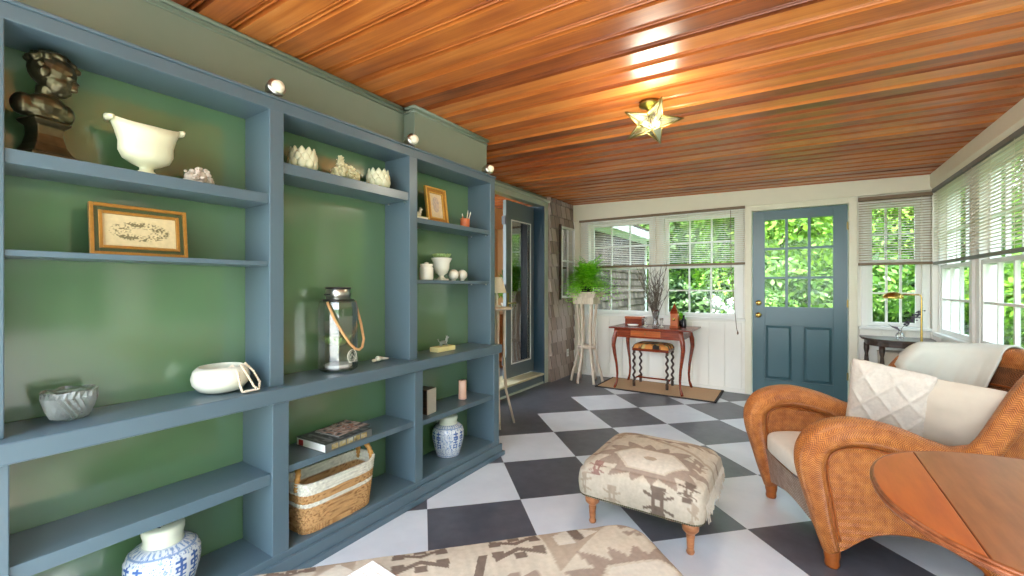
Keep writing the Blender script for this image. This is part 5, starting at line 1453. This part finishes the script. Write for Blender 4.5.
# books on the second bay lower shelf
def cov1(x, y):
    if abs(x) > .92 or abs(y) > .9: return (.05,.055,.05)
    n = noise.noise(Vector((x*3, y*8, 2)))
    if n > .18: return (.16,.17,.16)
    if (int((y+1)*9) % 3 == 0) and abs(x) < .8: return (.22,.23,.22)
    return (.04,.045,.04)
def cov2(x, y):
    n = noise.noise(Vector((x*3.5, y*3.5, 5)))
    if n > .22: return (.62,.52,.46)
    if n > .02: return (.36,.14,.08)
    if n < -.25: return (.05,.05,.05)
    return (.45,.36,.32)
def book(name, lab, loc, rz, w, l, h, cov, spine, imgs=0):
    t = thing(name, lab, 'book', loc, rz)
    m = MB().grid(lambda i, j: (Vector((-w/2+w*i/60, -l/2+l*j/60, h)), None, cov(i/30-1, j/30-1)), 60, 60); m.build('front_cover', M['print'], t, False, False)
    MB().box((-w/2,-l/2,0),(w/2,l/2,.0025)).box((-w/2,-l/2,h-.0026),(w/2,l/2,h-.0004)).box((w/2-.003,-l/2,.0),(w/2,l/2,h-.0005)).build('binding', spine, t, False, False)
    MB().box((-w/2+.002,-l/2+.003,.0025),(w/2-.003,l/2-.003,h-.0026)).build('pages', M['sash'], t, False, False)
    if imgs:
        m = MB()
        for k in range(imgs):
            y = -l/2+.03+(l-.06)*(k+.5)/imgs; m.box((w/2, y-.018, .008),(w/2+.0006, y+.018, h-.008))
        m.build('spine_picture', M['spinepic'], t, False, False)
        mm = MB().box((-w/2+.02,-l/2-.0005,.005),(-w/2+.05,-l/2+.003,h-.010)); mm.build('red_label', plain('red_label', (200,60,60), .6), t, False, False)
    return t
t_ = NT('spine_pictures'); t_.base(t_.ramp(t_.noise(t_.coord(), 18, 3), [(.35, srgb(70,70,60)), (.5, srgb(150,130,70)), (.65, srgb(170,170,160))])); M['spinepic'] = t_.m
M['graybind'] = plain('grey_binding', (92,96,94), .5, var=.1)
book('coffee_table_book', 'thick dark coffee table book with picture spine on the second bay lower shelf', (-.115, 1.300, .4625), math.radians(3), .22, .27, .040, cov1, M['graybind'], 5)
book('magazine', 'thin picture magazine lying on top of the dark coffee table book', (-.125, 1.35, .5030), math.radians(8), .17, .20, .008, cov2, M['graybind'])

# two-tone basket
bk = thing('woven_basket', 'striped white and tan seagrass basket with bamboo handles in the second bay', 'basket', (-.105, 1.268, .1155))
SG = (.60,.34,.14); SG2=(.38,.19,.07); WH=(.82,.79,.66)
def bcol(z, th):
    n = noise.noise(Vector((th*14, z*120, 3))); k = (1+.35*n)
    c = WH if (z > .175 or .118 < z < .140) else SG
    if c is SG and n < -.25: c = SG2
    if z < .03 and int(th*30) % 2: c = SG2
    return tuple(q*k for q in c)
m = MB(); n = 200; rows = 60; H = .228; rings = []
def rr_(th, z, off=0):
    c_, s_ = cos(th), sin(th); e = .42; g = 1+.16*z/H
    return Vector((math.copysign(abs(c_)**e, c_)*(.088*g-off), math.copysign(abs(s_)**e, s_)*(.184*g-off), 0))
for (z0, z1, off) in ((0, H, 0),):
    for j in range(rows+1):
        z = H*j/rows; ring = []
        for k in range(n):
            th = 2*PI*k/n; p = rr_(th, z); w = .0028*sin(z*2*PI/.0125) + .0018*sin(k*.9+ (j//3)*1.57)
            rim_ = .010*abs(sin(th))**6 if j == rows else 0
            nrm = p.normalized(); ring.append(m.vert((p.x+nrm.x*w, p.y+nrm.y*w, z + .014*abs(sin(th))**4*(z/H)), None, bcol(z, th)))
        rings.append(ring)
    for j in range(30):
        z = H*(1-j/30)+.001; ring = []
        for k in range(n):
            th = 2*PI*k/n; p = rr_(th, z, .010); ring.append(m.vert((p.x, p.y, max(z,.006)+.014*abs(sin(th))**4*(z/H)), None, bcol(z*.98, th)))
        rings.append(ring)
for j in range(len(rings)-1):
    for k in range(n): m.f.append((rings[j][k], rings[j][(k+1)%n], rings[j+1][(k+1)%n], rings[j+1][k]))
m.f.append(tuple(reversed(rings[0]))); m.f.append(tuple(rings[-1])); m.build('basket_body', M['basketweave'], bk, True, False)
for sg in (-1, 1):
    pts = [(-.052, sg*.203, .200), (-.052, sg*.200,.240), (-.046, sg*.190,.275), (-.02, sg*.184,.300), (.02, sg*.184,.300), (.046, sg*.190,.275), (.052, sg*.200,.240), (.052, sg*.203, .200)]
    m = MB().tube(pts, .0115, 10)
    for p, q in zip(pts[:-1], pts[1:]):
        for f in (.2,.7): c_ = Vector(p).lerp(Vector(q), f); m.sphere(c_, .0138, 8, 5)
    m.build('handle', M['bamboo'], bk, True, False)

# ------------------------------------------------------------------ camera, sky, sun
cam = bpy.data.cameras.new('camera'); co = bpy.data.objects.new('camera', cam); COL.objects.link(co)
cam.sensor_width = 36; cam.lens = 36*428.5/1024; cam.shift_y = -(288-286.06)/1024; cam.clip_start = .02; cam.clip_end = 300
co.location = (1.79, 0, 1.23); co.rotation_euler = (PI/2, 0, math.radians(33.26)); sc.camera = co
wd = bpy.data.worlds.new('World'); sc.world = wd; wd.use_nodes = True
nt = wd.node_tree; bgn = nt.nodes['Background']
tcw = nt.nodes.new('ShaderNodeTexCoord'); spw = nt.nodes.new('ShaderNodeSeparateXYZ'); rp = nt.nodes.new('ShaderNodeValToRGB')
nt.links.new(tcw.outputs['Generated'], spw.inputs[0]); nt.links.new(spw.outputs[2], rp.inputs[0])
rp.color_ramp.elements[0].position = 0; rp.color_ramp.elements[0].color = (.92,.96,1,1); rp.color_ramp.elements[1].position = .7; rp.color_ramp.elements[1].color = (.62,.78,1,1)
nt.links.new(rp.outputs[0], bgn.inputs[0]); bgn.inputs[1].default_value = 3.55
sl = bpy.data.lights.new('sun', 'SUN'); sl.energy = 8.5; sl.angle = math.radians(2); sl.color = (1,.97,.93)
so2 = bpy.data.objects.new('sun', sl); COL.objects.link(so2); so2.rotation_euler = (math.radians(22), 0, math.radians(-4))
sc.view_settings.view_transform = 'Standard'; sc.view_settings.look = 'None'; sc.view_settings.gamma = 1; sc.view_settings.use_curve_mapping = False
sc.view_settings.exposure = 1.48
sc.render.film_transparent = False
sc.cycles.max_bounces = 10; sc.cycles.diffuse_bounces = 5; sc.cycles.glossy_bounces = 4; sc.cycles.transmission_bounces = 8; sc.cycles.transparent_max_bounces = 24
sc.cycles.use_denoising = True; sc.cycles.sample_clamp_indirect = 6
sc.cycles.caustics_reflective = False; sc.cycles.caustics_refractive = False
